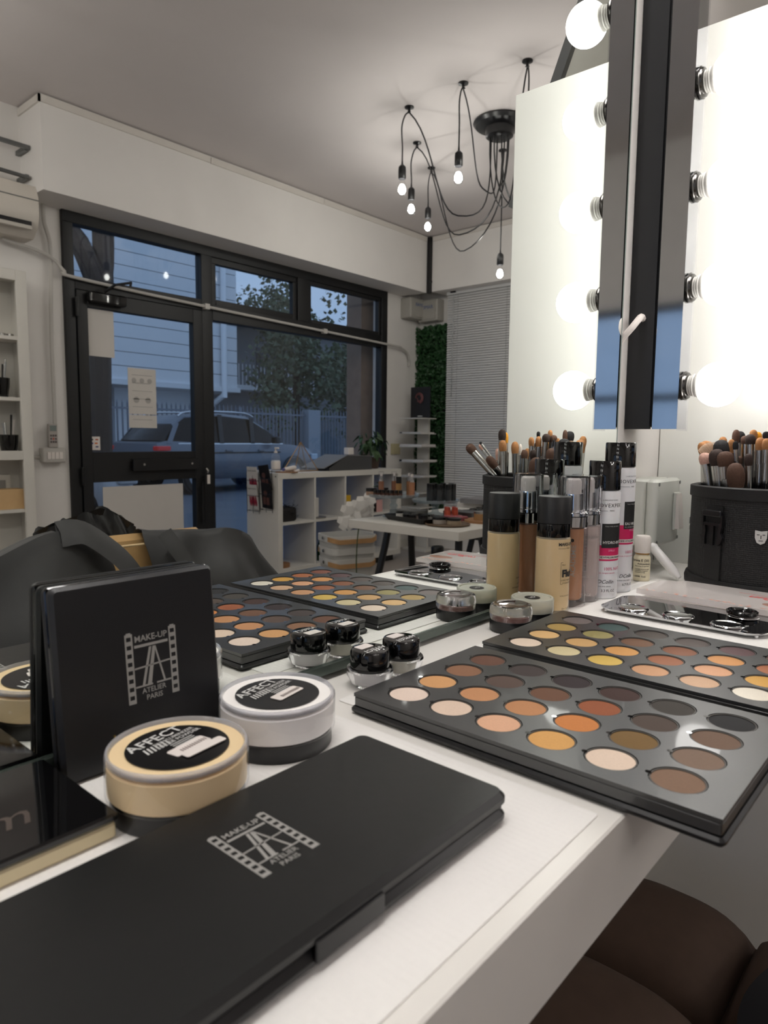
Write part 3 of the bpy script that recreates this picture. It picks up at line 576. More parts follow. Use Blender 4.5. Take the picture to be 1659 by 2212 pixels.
spray('white spray bottle with black cap and pink band, the taller of two', (.033,.786,0), .1455, .1735, -6, ('EAU MICELLAIRE','A L ACIDE HYALURONIQUE','MICELLAR'), '6.7 FL.OZ')
# vitamin bottle and white spatula tube
X, Y = .035, .864; A = toward(X, Y)
t = thing('dropper_bottle', 'tiny labelled vitamin bottle with round white cap', 'bottle', (X,Y,0))
G().lathe([(0,0),(.0095,0),(.0102,.001),(.0102,.029),(.0088,.0325),(.0075,.034),(0,.034)], 32).build('bottle', P('cream_label_bottle',(226,216,186),.45), t); G().lathe([(.0085,.034),(.0088,.036)],28).build('neck', P('amber_neck',(178,130,60),.3), t)
G().lathe([(.0092,.0355),(.0096,.0365),(.0096,.0545),(.0080,.0570),(0,.0575)], 32).build('cap', P('white_cap',(232,226,218),.4), t)
for k, (s_, z, sz, a) in enumerate((('Vitamina E (20)',.0265,.0043,-95),('Antiossidante',.0222,.003,-30),('Alcohol free 20 ingredienti',.0193,.0017,-50),('Si consiglia una goccia nella',.0155,.0017,-50),('crema prima di applicare',.0135,.0017,-50),('Conservare in frigo',.0115,.0017,-50),('n 63098  Scad.',.0062,.0028,-60))): ctext('lettering',s_,sz,PRINT_K,t,.0104,z,A+R(a),bold=.015)
a0, a1 = Vector((.030,.905,.0405)), Vector((.074,.890,.0035))
dirv = (a1-a0); Ln = dirv.length
sp = thing('applicator_tube', 'white plastic applicator tube leaning beside the vitamin bottle', 'applicator', tuple(a0)); sp.rotation_mode = 'QUATERNION'; sp.rotation_quaternion = Vector((0,0,1)).rotation_difference(dirv)
WPL = CLEAR('translucent_white_plastic',(.9,.9,.9),rough=.3,scatter=(236,234,232),amount=.75)
G().lathe([(0,0),(.0045,.001),(.0062,.004),(.0062,Ln*.55),(.0058,Ln*.8),(.003,Ln-.001),(0,Ln)], 16).build('tube', WPL, sp); G().lathe([(.0064,.004),(.0068,.006),(.0064,.008)],16).build('ring', WPL, sp)
# steel mixing palette and acrylic palette
sp_ = thing('steel_palette', 'polished steel mixing palette with four round wells', 'palette', (.14,.708,.0005), -.01)
W_, D_ = .156, .082
poly = []
for qx, qy in ((1,-1),(1,1),(-1,1),(-1,-1)):
    pts = [(qx*(W_/2), qy*(D_/2-.014)), (qx*(W_/2-.003), qy*(D_/2-.008)), (qx*(W_/2-.008), qy*(D_/2-.003)), (qx*(W_/2-.014), qy*(D_/2))]
    poly += pts if qx*qy > 0 else pts[::-1]
wells = [(-.047,-.019),(-.003,-.018),(.043,-.022),(.045,.024)]
G().loft([[(x*.985,y*.975,.0025) for x,y in poly],[(x,y,.0042) for x,y in poly],[(x,y,.0048) for x,y in poly],[(x*.985,y*.975,.0046) for x,y in poly]]).build('plate', STEEL, sp_)
for k, (x, y) in enumerate(wells):
    G().lathe([(.0150,.0048),(.0142,.0056),(.0130,.0060),(.0115,.0054),(.0095,.0050),(0,.0049)], 36, c=(x,y,0)).build('well', STEEL, sp_)
for x in (-.07,.07):
    for y in (-.032,.032): G().lathe([(0,0),(.002,0),(.002,.003),(0,.003)],8,c=(x,y,-.0003)).build('foot', STEEL, sp_)
pr = solo('black_ring_pot', G().lathe([(0,0),(.0125,0),(.0142,.001),(.0145,.0035),(.0132,.0042),(.0118,.0035),(.011,.0018),(0,.0016)], 32), BLACKG, 'shallow glossy black ring-shaped dish on the far corner of the steel palette', 'dish', (.184,.732,.0068))
ap = thing('acrylic_palette', 'clear acrylic mixing slab with red print and pigment smears', 'palette', (.150,.792,.0062), -.06)
ACR = CLEAR('acrylic_slab',(.97,.95,.95),scatter=(246,240,236),amount=.5)
G().prism([(-.078,-.040),(.085,-.046),(.085,.044),(-.055,.044),(-.078,.022)][::1],0,.0055).build('slab', ACR, ap)
text('red_script','unghia',.018,PRINT_R,ap,(.045,.012,.0057),(1,0,0),(0,1,0),shear=.3,bold=.01); G().box(.01,.082,.0215,.0219,.0056,.0057).build('red_line', PRINT_R, ap)
SM = P('pigment_smear',(206,142,122),.7,var=.3,vs=300)
random.seed(3)
g = G().lathe([(.018,.0057),(.0165,.0058),(0,.0057)],24,Matrix.Translation((.062,-.018,0)) @ Matrix.Diagonal((1,.55,1,1)))
g.build('round_stain', CLEAR('stain_film',(.95,.86,.82),scatter=(214,160,140),amount=.55), ap)
g = G()
for k in range(40):
    x = random.uniform(-.07,.08); y = -.043+random.uniform(0,.008); s_ = random.uniform(.0008,.0028); g.add([(x-s_,y,.0057),(x+s_*.6,y-s_*.4,.0057),(x+s_,y+s_*.5,.0057),(x-s_*.2,y+s_*.6,.0057)],[(0,1,2,3)])
g.build('smears', SM, ap, smooth=None)
# brush bucket
bx_, by_, br = .154, .940, .083
FAB = P('black_woven_nylon',(17,17,18),.6,var=.2,vs=60,bump=.9,bs=420,bt='v')
bk = thing('brush_bucket', 'round black nylon brush bucket with plastic buckle', 'brush holder', (bx_,by_,0))
G().lathe([(0,.001),(br,.001),(br,.119),(br-.004,.121),(br-.006,.119),(br-.006,.01),(0,.01)], 64).build('wall', FAB, bk)
PIPE = P('black_binding',(14,14,15),.65,bump=.3,bs=700)
G().lathe([(br+.0002,.108),(br+.002,.109),(br+.002,.1215),(br-.003,.123),(br-.0065,.1215),(br-.0065,.116)], 64).build('rim_binding', PIPE, bk); G().lathe([(br-.002,.0),(br+.0035,.0),(br+.004,.007),(br+.0025,.012),(br+.0003,.0125)], 64).build('base_binding', PIPE, bk)
A = math.atan2(-by_, .3525-bx_)
def onwall(a, z, lift=0.0): return Matrix.Rotation(a,4,'Z') @ Matrix.Translation((br+lift,0,z)) @ Matrix.Rotation(PI/2,4,'Z') @ Matrix.Rotation(PI/2,4,'X')
aB = A-R(38); M = onwall(aB, .078, .0)
bu = G().rbox(-.013,.013,.010,.0175,.001,.0065,.002,M).box(-.0145,-.012,-.002,.012,.001,.005,M).box(.012,.0145,-.002,.012,.001,.005,M).box(-.013,.013,-.001,.0025,.001,.0045,M).build('buckle', BLACKP, bk)
G().box(-.0025,.0025,-.024,0,.001,.0045,M).build('buckle_tongue', BLACKP, bu)
for s_ in (-1,1): G().prism([(s_*.010,0),(s_*.0135,0),(s_*.0125,-.009),(s_*.0155,-.014),(s_*.013,-.021),(s_*.009,-.024),(s_*.0095,-.015),(s_*.0085,-.008)][::s_],.001,.0045,M).build('buckle_prong', BLACKP, bu)
G().box(-.011,.011,-.06,.03,-.0006,.0012,onwall(aB,.07)).build('webbing_strap', PIPE, bk)
aM = A-R(1.5); M = onwall(aM,.069,.0006)
sh = G().loft([[(x,y,0) for x,y in ((-.0062,.0075),(-.006,-.001),(-.004,-.0065),(0,-.0085),(.004,-.0065),(.006,-.001),(.0062,.0075),(0,.0065))][::-1],[(x,y,.0006) for x,y in ((-.0062,.0075),(-.006,-.001),(-.004,-.0065),(0,-.0085),(.004,-.0065),(.006,-.001),(.0062,.0075),(0,.0065))][::-1]],M).build('mask_emblem', PRINT_W, bk, smooth=None)
g = G()
for s_ in (-1,1): g.box(s_*.0028-.0014,s_*.0028+.0014,.0022,.0030,.0007,.0009,M)
g.box(-.0022,.0022,-.0045,-.0038,.0007,.0009,M).box(-.0004,.0004,-.002,.002,.0007,.0009,M).build('emblem_features', PRINT_K, sh, smooth=None)
G().box(.0095,.0115,-.003,.0075,0,.0006,M).box(.0095,.015,-.0085,-.0065,0,.0006,M).build('lettering', PRINT_W, bk, smooth=None)
M = onwall(aB-R(52),.069,.0006); G().box(-.006,.006,.002,.01,0,.0006,M).box(-.006,.002,-.006,-.001,0,.0006,M).build('lettering', PRINT_W, bk, smooth=None)
# brushes: each one handle, ferrule and hair head
HC = {'dark':(52,36,30),'brown':(84,58,44),'tan':(170,118,72),'orange':(240,156,34),'pink':(206,164,148),'fan':(228,206,182),'black':(24,22,24),'white':(226,216,206)}
def hairm(k): return P('brush_hair_'+k, HC[k], .8, var=.3, vs=500, bump=.5, bs=1500)
HANDLE = P('black_brush_handle',(14,13,14),.2,var=.1,coat=.4)
def brush(label, foot, tip, kind, hw, hl, fl, flat=1.0, grp='make-up brushes in the bucket'):
    foot = Vector(foot); tip = Vector(tip); d = tip-foot; L = d.length
    t = thing('makeup_brush', label, 'brush', tuple(foot), 0, grp); t.rotation_mode = 'QUATERNION'; t.rotation_quaternion = Vector((0,0,1)).rotation_difference(d)
    if flat != 1: t.rotation_quaternion = t.rotation_quaternion @ Matrix.Rotation(math.atan2(.75,.65)+PI/2,3,'Z').to_quaternion().inverted() @ Matrix.Rotation(0,3,'Z').to_quaternion()
    S = Matrix.Diagonal((1,flat,1,1)); fw = hw*.86; zf = L-hl-fl; zh = L-hl
    G().lathe([(0,0),(.0016,.002),(.0032,zf*.55),(.0038,zf*.85),(fw*.85,zf),(0,zf)],12).build('handle', HANDLE, t)
    G().lathe([(fw*.87,zf-.0005),(fw*.92,zf+.002),(fw*.9,zf+.004),(fw*.95,zf+fl*.6)],12).lathe([(fw*.95,zf+fl*.6),(fw,zh)],12,S).build('ferrule', SILVER, t)
    if kind == 'fan':
        g = G()
        for k in range(26):
            a = -1.0+2.0*k/25; g.add([(fw*.5*a-.0004,-.0006,zh),(fw*.5*a+.0004,.0006,zh),(hw*2.3*math.sin(a*.95)+.0008,.0005,zh+hl*math.cos(a*.8)),(hw*2.3*math.sin(a*.95)-.0008,-.0005,zh+hl*math.cos(a*.8))],[(0,1,2,3)])
        g.build('hair', hairm(kind), t, smooth=None)
    else: G().lathe([(fw*.95,zh-.001),(hw*.97,zh+hl*.25),(hw,zh+hl*.5),(hw*.9,zh+hl*.75),(hw*.62,zh+hl*.92),(hw*.3,zh+hl*.985),(0,L)],14,S).build('hair', hairm(kind), t)
    return t
def inb(a, r): return (bx_+r*math.cos(a), by_+r*math.sin(a), .0105)
BR = [((0.1093,0.9275,.0105),(0.0817,0.9206,0.1748),'tan',0.0055,0.014,0.034,1,'tan pointed brush at the left end of the bucket'),
 ((0.1105,0.9354,.0105),(0.0840,0.9314,0.1760),'tan',0.0075,0.016,0.034,0.8,'domed tan brush behind the fan brush'),
 ((0.1129,0.9221,.0105),(0.0872,0.9136,0.1616),'pink',0.0068,0.014,0.04,1,'pinkish powder brush at the left rim of the bucket'),
 ((0.1161,0.9274,.0105),(0.0926,0.9209,0.1749),'fan',0.0085,0.026,0.03,0.35,'pale fan brush spreading its hairs over the bucket'),
 ((0.1234,0.9259,.0105),(0.1042,0.9193,0.1779),'black',0.0095,0.024,0.03,1,'large round black-brown brush beside the fan brush'),
 ((0.1233,0.9151,.0105),(0.1034,0.9048,0.1665),'dark',0.0088,0.02,0.04,1,'dark brown domed brush in front of the fan brush'),
 ((0.1304,0.9120,.0105),(0.1146,0.9010,0.1640),'brown',0.0098,0.018,0.038,0.7,'flat brown brush right of the dark domed brush'),
 ((0.1244,0.9368,.0105),(0.1065,0.9341,0.1711),'orange',0.006,0.018,0.03,1,'bright orange brush half hidden behind the brown brush'),
 ((0.1305,0.9274,.0105),(0.1157,0.9217,0.1786),'tan',0.0045,0.017,0.036,0.6,'slim tan shader brush standing upright near the middle'),
 ((0.1341,0.9251,.0105),(0.1212,0.9188,0.1763),'black',0.0036,0.01,0.036,0.4,'angled black liner brush near the middle'),
 ((0.1407,0.9004,.0105),(0.1305,0.8860,0.1508),'brown',0.0098,0.029,0.022,1,'soft reddish brown brush leaning low over the rim'),
 ((0.1475,0.9080,.0105),(0.1417,0.8965,0.1618),'dark',0.0046,0.014,0.046,1,'dark tapered blending brush leaning right'),
 ((0.1430,0.9377,.0105),(0.1363,0.9363,0.1906),'tan',0.0046,0.012,0.038,0.7,'tall tan brush in the high back cluster'),
 ((0.1431,0.9285,.0105),(0.1360,0.9239,0.1849),'dark',0.0058,0.012,0.04,1,'tall dark tipped brush in the high back cluster'),
 ((0.1452,0.9427,.0105),(0.1400,0.9432,0.1879),'orange',0.0046,0.012,0.036,0.8,'tall orange tipped brush in the high back cluster'),
 ((0.1505,0.9270,.0105),(0.1476,0.9223,0.1810),'tan',0.0054,0.015,0.042,0.8,'tan domed brush at the front of the high cluster'),
 ((0.1531,0.9321,.0105),(0.1521,0.9294,0.1883),'black',0.0045,0.008,0.04,0.5,'short black square brush near the right frame edge'),
 ((0.1382,0.9351,.0105),(0.1284,0.9325,0.1832),'brown',0.005,0.01,0.038,1,'brown brush behind the tall dark brush'),
 ((0.1559,0.9220,.0105),(0.1560,0.9159,0.1799),'tan',0.005,0.013,0.04,0.8,'tan flat brush at the right edge of the picture'),
 ((0.1347,0.9359,.0105),(0.1228,0.9334,0.1582),'brown',0.004,0.01,0.036,1,'thin brown brush between the middle and the high cluster')]
for (foot, tip, k, hw, hl, fl, flat, lab) in BR: brush(lab, foot, tip, k, hw*1.05, hl, fl, flat)
random.seed(11)
REST = ['tan','brown','dark','pink','orange','tan','white','brown','tan','dark','brown','tan','pink','brown','dark','tan','black','tan','brown','tan']
for i, k in enumerate(REST):
    a = R(-60+i*13.2)+random.uniform(-.1,.1); r_ = random.uniform(.035,.066); lean_ = random.uniform(1.0,1.25)
    x, y = bx_+r_*math.cos(a), by_+r_*math.sin(a); h_ = random.uniform(.160,.192)
    brush('slim %s-haired make-up brush at the back of the brush bucket' % k, (x,y,.0105), (bx_+r_*lean_*math.cos(a), by_+r_*lean_*math.sin(a), h_), k, random.uniform(.004,.0075), random.uniform(.012,.019), .036, random.choice((1,.7,.8)), 'brushes at the back of the bucket')
for (tip, k, hw, hl, fl, lab) in (((.262,.905,.167),'brown',.0075,.016,.05,'brown brush leaning far out over the front rim'),((.246,.915,.168),'pink',.004,.01,.05,'thin pinkish brush leaning out over the front rim'),((.236,.900,.172),'black',.0022,.004,.06,'thin steel tool leaning out over the front rim'),((.212,.885,.150),'brown',.0068,.02,.03,'soft brown brush low at the front rim')):
    v = Vector((tip[0]-bx_, tip[1]-by_)); v.normalize(); brush(lab, (bx_-v.x*.035, by_-v.y*.035, .0105), tip, k, hw, hl, fl)

# stool under the desk with a black garment
BRN = P('brown_velvet',(84,66,54),.85,var=.15,vs=50,bump=.3,bs=900)
so = thing('tufted_stool', 'brown tufted velvet stool pushed under the desk', 'stool', (.185,.715,FL))
ht = .565; hs = .185
def cush(i, j):
    x0, y0 = (-hs if i == 0 else 0), (-hs if j == 0 else 0)
    def fn(u, v):
        x = x0+hs*u; y = y0+hs*v
        e = lambda q, s0: (1-abs(2*q-1)**3.2)
        z = ht-.062+.062*(e(u,0)*e(v,0))**.5
        # round the outer corners of the seat
        rx, ry = x/hs, y/hs; m = max(abs(rx), abs(ry)); l = math.hypot(rx, ry)
        k = 1-.12*max(0, l-1)
        return (x*k, y*k, z)
    return G().grid(fn, 18, 18)
for i in (0,1):
    for j in (0,1): cush(i,j).build('seat_quarter', BRN, so, smooth=80)
G().rbox(-hs+.01,hs-.01,-hs+.01,hs-.01,ht-.16,ht-.06,.05).build('seat_side', BRN, so)
G().lathe([(.025,.02),(.025,ht-.16)],16).build('column', CHROME, so); G().lathe([(0,.0),(.17,.0),(.17,.012),(.03,.03),(0,.03)],32).build('foot_plate', CHROME, so)
gm = solo('black_garment', G().grid(lambda u, v: (.02*math.sin(v*7)+.16*(u-.5)+.03*math.sin(u*5), .34*(v-.5), .012+.022*math.sin(PI*u)*math.sin(PI*v)+.005*math.sin(u*13+v*9)), 24, 24).grid(lambda u, v: (.02*math.sin(v*7)+.16*(u-.5)+.03*math.sin(u*5), .34*(v-.5), .004), 24, 24), P('navy_black_cloth',(18,19,24),.85,var=.2,vs=30), 'folded black garment lying on the front of the brown stool', 'garment', (.318,.655,-.395), R(8))

# ================================================================== PENDANT CLUSTER
PG = GLOW('pendant_filament_glow', (255,250,246), PENDANT_EMIT)
BG = CLEAR('bulb_glass', (1,1,1))
ch = thing('spider_chandelier', 'black spider chandelier with swagged cords and bare bulbs', 'chandelier', (2.074,3.851,0))
G().lathe([(0,ZC),(.16,ZC),(.165,ZC-.012),(.15,ZC-.03),(.09,ZC-.045),(.085,ZC-.09),(.07,ZC-.1),(0,ZC-.1)],40).build('canopy', BLACKP, ch)
hooks = [(2.388,3.347,1.68,(1.60,-.3)),(1.984,3.323,1.64,(1.72,.1)),(2.659,3.765,1.735,(1.55,0)),(2.842,4.164,1.75,(1.50,.1)),(2.284,4.23,1.345,(1.85,0)),(1.45,4.3,1.6,(1.6,0)),(1.35,3.7,1.65,(1.6,0)),(1.6,3.35,1.7,(1.6,0))]
ch_o = Vector((2.074,3.851,0))
m_sk = G().lathe([(0,.16),(.004,.16),(.006,.13),(.021,.115),(.023,.1),(.023,.05),(.02,.045),(0,.045)],20).mesh('socket', BLACKP)
m_gl = G().lathe([(.013,.048),(.015,.035),(.024,.012),(.030,-.012),(.0295,-.026),(.022,-.043),(.01,-.052),(0,-.054)],24).mesh('bulb_glass', BG)
m_fl = G().lathe([(0,.018),(.012,.012),(.021,-.008),(.0215,-.024),(.013,-.038),(0,-.043)],20).mesh('filament', PG)
for k, (x, y, zb, (zl, off)) in enumerate(hooks):
    hx, hy = x-2.074, y-3.851
    G().lathe([(0,ZC),(.028,ZC),(.028,ZC-.006),(.008,ZC-.012),(.008,ZC-.025),(.012,ZC-.028),(0,ZC-.03)],16,c=(hx,hy,0)).build('ceiling_hook', BLACKP, ch)
    dv = Vector((hx,hy,0)).normalized(); a = 2*PI*k/8; s0 = Vector((.06*math.cos(a),.06*math.sin(a),ZC-.1)); mid = Vector((hx*.45,hy*.45,zl-.05)); hk = Vector((hx,hy,ZC-.03))
    pts = bez(s0, s0+Vector((0,0,-.35)), Vector((hx*.1,hy*.1,zl-.05)), mid, 10)[:-1]+bez(mid, Vector((hx*.72,hy*.72,zl-.05)), hk-dv*.17+Vector((0,0,-.12)), hk, 12)
    pts = pts[:-1]+smoothpath([tuple(hk), tuple(hk+dv*.025+Vector((0,0,-.02))), tuple(hk+dv*.045+Vector((0,0,-.09))), tuple(hk+dv*.04+Vector((0,0,-.2))), (hx+dv.x*.04,hy+dv.y*.04,zb+.16)],5)
    G().tube(pts, .0045, 6).build('cord', BLACKP, ch)
    for n_, m_ in (('socket',m_sk),('bulb_glass',m_gl),('filament',m_fl)):
        o = bpy.data.objects.new(n_, m_); C.objects.link(o); o.parent = ch; o.location = (hx+dv.x*.04,hy+dv.y*.04,zb)
# unseen copy of the chandelier, added to brighten the left wall and ceiling
c2 = dup(ch, (2.9,.0,0), R(40), 'added fill lamp behind the camera, a copy of the black spider chandelier')

# ================================================================== MAKE-UP CHAIR WITH CAPE
LEA = P('beige_leather',(196,158,106),.5,var=.05,vs=40,bump=.25,bs=700)
chx = thing('makeup_chair', 'high make-up chair with padded beige leather back', 'chair', (1.08,.78,FL), 0)
def zc(z): return z+ZO
bkm = Matrix.Translation((.0,0,zc(-.33))) @ Matrix.Rotation(R(8),4,'Y')
G().rbox(-.03,.03,-.21,.21,-.22,.285,.03,bkm).build('backrest', LEA, chx); G().tube([(-.038,-.10,zc(-.062)),(-.038,.012,zc(-.062))],.003,6).build('stitching', P('stitch_thread',(226,196,150),.7), chx)
G().rbox(-.44,.0,-.22,.22,zc(-.42),zc(-.34),.04).build('seat', LEA, chx)
for y in (-.25,.25): G().rbox(-.36,.0,y-.02,y+.02,zc(-.26),zc(-.22),.015).build('armrest', BLACKP, chx)
G().lathe([(.03,.03),(.03,zc(-.42))],16,c=(-.2,0,0)).build('column', CHROME, chx); G().lathe([(0,0),(.28,0),(.28,.015),(.05,.03),(0,.03)],32,c=(-.2,0,0)).build('foot_plate', CHROME, chx)
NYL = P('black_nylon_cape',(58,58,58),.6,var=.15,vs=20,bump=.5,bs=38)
def interp(tab, y):
    if y <= tab[0][0]: return tab[0][1]
    for (a, b), (c, d) in zip(tab, tab[1:]):
        if y <= c: t_ = (y-a)/(c-a); return b+(d-b)*t_
    return tab[-1][1]
def wob(u, v, s_): return .006*math.sin(9*u+4*v+s_)+.004*math.sin(17*u-7*v+2*s_)+.003*math.sin(31*v+5*u)
cape = thing('salon_cape', 'black nylon cape draped over the beige chair', 'cape', (1.0,0,0))
LT = [(.16,-.34),(.30,-.13),(.40,-.075),(.48,-.045),(.547,-.019),(.6,-.008),(.66,-.03),(.70,-.062),(.73,-.13)]
RTb = [(.80,-.022),(.82,-.030),(.895,-.034),(.971,-.040),(1.053,-.063),(1.103,-.121),(1.159,-.190),(1.22,-.34)]
def sheet(tab, y0, y1, s_):
    def fn(u, v):
        y = y0+(y1-y0)*u; zt_ = interp(tab, y)
        if v < .55:
            q = 1-v/.55; x = -.02-.20*q**1.2; z = zt_-.50*q**1.15
        else:
            q = (v-.55)/.45; x = -.02+.16*q; z = zt_-.015*q-.55*max(0,q-.35)**1.4
        w_ = wob(u,v,s_)*(1.6 if v < .5 else 1); e_ = (1-u) if s_ == 0 else u; x += .07*max(0,1-e_/.16)**2
        return (x-w_*1.4, y+.02*math.sin(6*v+s_)*(1-abs(2*v-1)), z+w_*.8)
    return G().grid(fn, 40, 36)
sheet(LT,.14,.73,0).build('left_drape', NYL, cape, smooth=70); sheet(RTb,.812,1.24,2.1).build('right_drape', NYL, cape, smooth=70)
def band(p, w_, nz):
    pts = smoothpath(p,6); vs = []; fs = []
    for i, q in enumerate(pts):
        a = Vector(q); tgt = (Vector(pts[min(i+1,len(pts)-1)])-Vector(pts[max(i-1,0)])).normalized(); s_ = tgt.cross(Vector(nz)).normalized()
        vs += [tuple(a-s_*w_/2), tuple(a+Vector(nz)*.006), tuple(a+s_*w_/2), tuple(a-Vector(nz)*.006)]
    for i in range(len(pts)-1):
        for k in range(4): fs.append((i*4+k, i*4+(k+1)%4, (i+1)*4+(k+1)%4, (i+1)*4+k))
    return G().add(vs, fs)
band([(-.03,.575,-.012),(-.035,.62,-.012),(-.045,.67,-.05),(-.055,.70,-.085),(-.065,.725,-.13)],.055,(-.8,.3,.5)).build('collar', NYL, cape, smooth=70)
band([(-.03,.80,-.03),(-.045,.815,-.06),(-.058,.835,-.095),(-.07,.86,-.13)],.035,(-.8,-.3,.5)).build('collar', NYL, cape, smooth=70)
G().grid(lambda u,v: (-.075-.05*v+.004*math.sin(20*u), .69+.19*u, -.098-.03*u-.25*v+wob(u,v,1)), 16, 10).build('front_flap', NYL, cape, smooth=70)
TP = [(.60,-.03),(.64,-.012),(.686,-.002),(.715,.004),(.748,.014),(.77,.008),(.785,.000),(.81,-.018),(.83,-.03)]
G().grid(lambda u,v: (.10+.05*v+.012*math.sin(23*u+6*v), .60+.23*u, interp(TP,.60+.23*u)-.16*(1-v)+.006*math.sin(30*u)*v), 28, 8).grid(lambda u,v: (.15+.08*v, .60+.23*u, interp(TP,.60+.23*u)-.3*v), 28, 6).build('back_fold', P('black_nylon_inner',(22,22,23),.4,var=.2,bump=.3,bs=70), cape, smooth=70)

# ================================================================== CUBE SHELF AND THE THINGS ON IT
kl = thing('cube_shelf', 'white eight-cube shelf unit standing along the shop window', 'shelf', (3.72,3.446,FL+.06))
KH, KW, KD = .795, 1.48, .39; tk = .045
G().rbox(0,KD,0,KW,KH-tk,KH,.002).build('top', FURN, kl); G().rbox(0,KD,0,KW,0,tk,.002).build('bottom', FURN, kl); G().rbox(0,KD,0,tk,tk,KH-tk,.002).build('side', FURN, kl); G().rbox(0,KD,KW-tk,KW,tk,KH-tk,.002).build('side', FURN, kl)
cw = (KW-2*tk-3*.018)/4
for k in range(3): y = tk+cw*(k+1)+.018*k; G().box(.002,KD,y,y+.018,tk,KH-tk).build('divider', FURN, kl)
for k in range(4): y = tk+(cw+.018)*k; G().box(.003,KD,y,y+cw,KH/2-.009,KH/2+.009).build('shelf_board', FURN, kl)
BACKB = P('pale_blue_back_panel',(118,164,232),.6,var=.03)
_nt = BACKB.node_tree; _t = _nt.nodes.new('ShaderNodeBsdfTranslucent'); _t.inputs[0].default_value = rgb((206,222,244)); _m = _nt.nodes.new('ShaderNodeMixShader'); _m.inputs[0].default_value = .62
_nt.links.new(_nt.nodes['Principled BSDF'].outputs[0], _m.inputs[1]); _nt.links.new(_t.outputs[0], _m.inputs[2]); _nt.links.new(_m.outputs[0], _nt.nodes['Material Output'].inputs[0])
for k in range(4):
    for j_ in (0,1): y = tk+(cw+.018)*k; G().box(KD-.008,KD-.002,y,y+cw,(tk if j_ == 0 else KH/2+.009),(KH/2-.009 if j_ == 0 else KH-tk)).build('back_panel', BACKB, kl)
G().box(.05,KD-.05,.05,KW-.05,-.06,0).build('plinth', BLACKP, kl)
for x in (.03,KD-.06): G().lathe([(.006,0),(.006,.002),(0,.002)],10,Matrix.Translation((x,0,KH-.025)) @ Matrix.Rotation(PI/2,4,'X')).build('cover_cap', BLACKP, kl)
KT = FL+.06+KH
def cell(k, j_): return (3.72, 3.446+tk+(cw+.018)*k, FL+.06+(tk if j_ == 0 else KH/2+.009))
s = thing('sanitizer_bottle', 'clear pump bottle of hand sanitizer on the cube shelf', 'bottle', (3.86,3.54,KT)); G().rbox(-.025,.025,-.035,.035,0,.12,.015).loft([[(x*k_,y*k_,z) for x,y in rrect(0,0,.05,.07,.015)] for k_,z in ((1,.12),(.75,.14),(.35,.155))],cap=False).build('bottle', CLRB, s)
G().rbox(-.0255,.0255,-.0355,.0355,.02,.095,.015).build('label', STICKER, s); G().lathe([(.014,.153),(.014,.168),(.006,.17),(.006,.19),(0,.19)],14).build('pump', STICKER, s); G().rbox(-.035,.008,-.008,.008,.186,.198,.003).build('spout', STICKER, s)
s = thing('thermometer', 'white pistol thermometer lying on the cube shelf', 'thermometer', (3.78,3.62,KT+.006)); G().tube([(0,-.06,.02),(0,-.03,.022),(0,.03,.03),(0,.05,.032)],[.014,.017,.02,.018],12).build('barrel', STICKER, s); G().tube([(0,.02,.02),(0,.05,.0),(.0,.09,.012)],[.012,.011,.01],10).build('grip', STICKER, s); G().lathe([(.012,0),(.012,.01),(0,.01)],12,Matrix.Translation((0,-.065,.02)) @ Matrix.Rotation(PI/2,4,'X')).build('sensor', P('lilac_plastic',(110,108,160),.4), s)
solo('cork_mat', G().lathe([(0,0),(.09,0),(.09,.006),(0,.006)],32), P('cork',(150,108,72),.8,var=.2,vs=200), 'round cork mat under the thermometer on the cube shelf', 'mat', (3.8,3.6,KT))
solo('paper_pile', G().box(-.09,.09,-.1,.1,0,.008).box(-.07,.08,-.08,.1,.008,.012), PAPER, 'small pile of white papers on the window end of cube shelf', 'papers', (4.0,3.57,KT))
s = thing('triangle_frame', 'gold edged triangular glass terrarium frame on the cube shelf', 'ornament', (3.9,3.84,KT)); GOLD = P('gold_wire',(176,138,92),.3,.9)
tp = (0,0,.24); c4 = [(-.07,-.13,.004),(.07,-.13,.004),(.07,.13,.004),(-.07,.13,.004)]
for q in c4: G().tube([q,tp],.0035,6).build('edge_wire', GOLD, s)
for q, q2 in zip(c4, c4[1:]+c4[:1]): G().tube([q,q2],.0035,6).build('edge_wire', GOLD, s); G().add([q,q2,tp],[(0,1,2)]).build('glass_pane', CLRB, s, smooth=None)
s = thing('laptop_stand_box', 'black wedge-shaped case with a thin grey cover on cube shelf', 'case', (3.9,4.27,KT)); G().loft([[(x,y,z) for y,z in ((-.23,.0),(.3,0),(.3,.115),(-.02,.125),(-.23,.025))] for x in (-.13,.13)]).build('case', BLACKM, s); G().loft([[(x,y,z) for y,z in ((-.3,.02),(-.02,.127),(.3,.117),(.3,.122),(-.02,.133),(-.3,.026))] for x in (-.14,.14)]).build('cover', P('grey_cover',(120,118,116),.6), s)
solo('white_cube', G().rbox(-.03,.03,-.035,.035,0,.06,.006), STICKER, 'small white cube box standing on the black wedge case', 'box', (3.9,4.41,KT+.1315))
LEAF = P('pothos_leaf',(58,84,50),.45,var=.35,vs=25)
pl = thing('potted_pothos', 'leafy green pothos plant at the right end of cube shelf', 'plant', (3.92,4.72,KT)); G().lathe([(0,0),(.07,0),(.09,.1),(.085,.105),(.08,.095),(0,.09)],24).build('pot', P('brown_pot',(70,52,42),.6), pl)
random.seed(8)
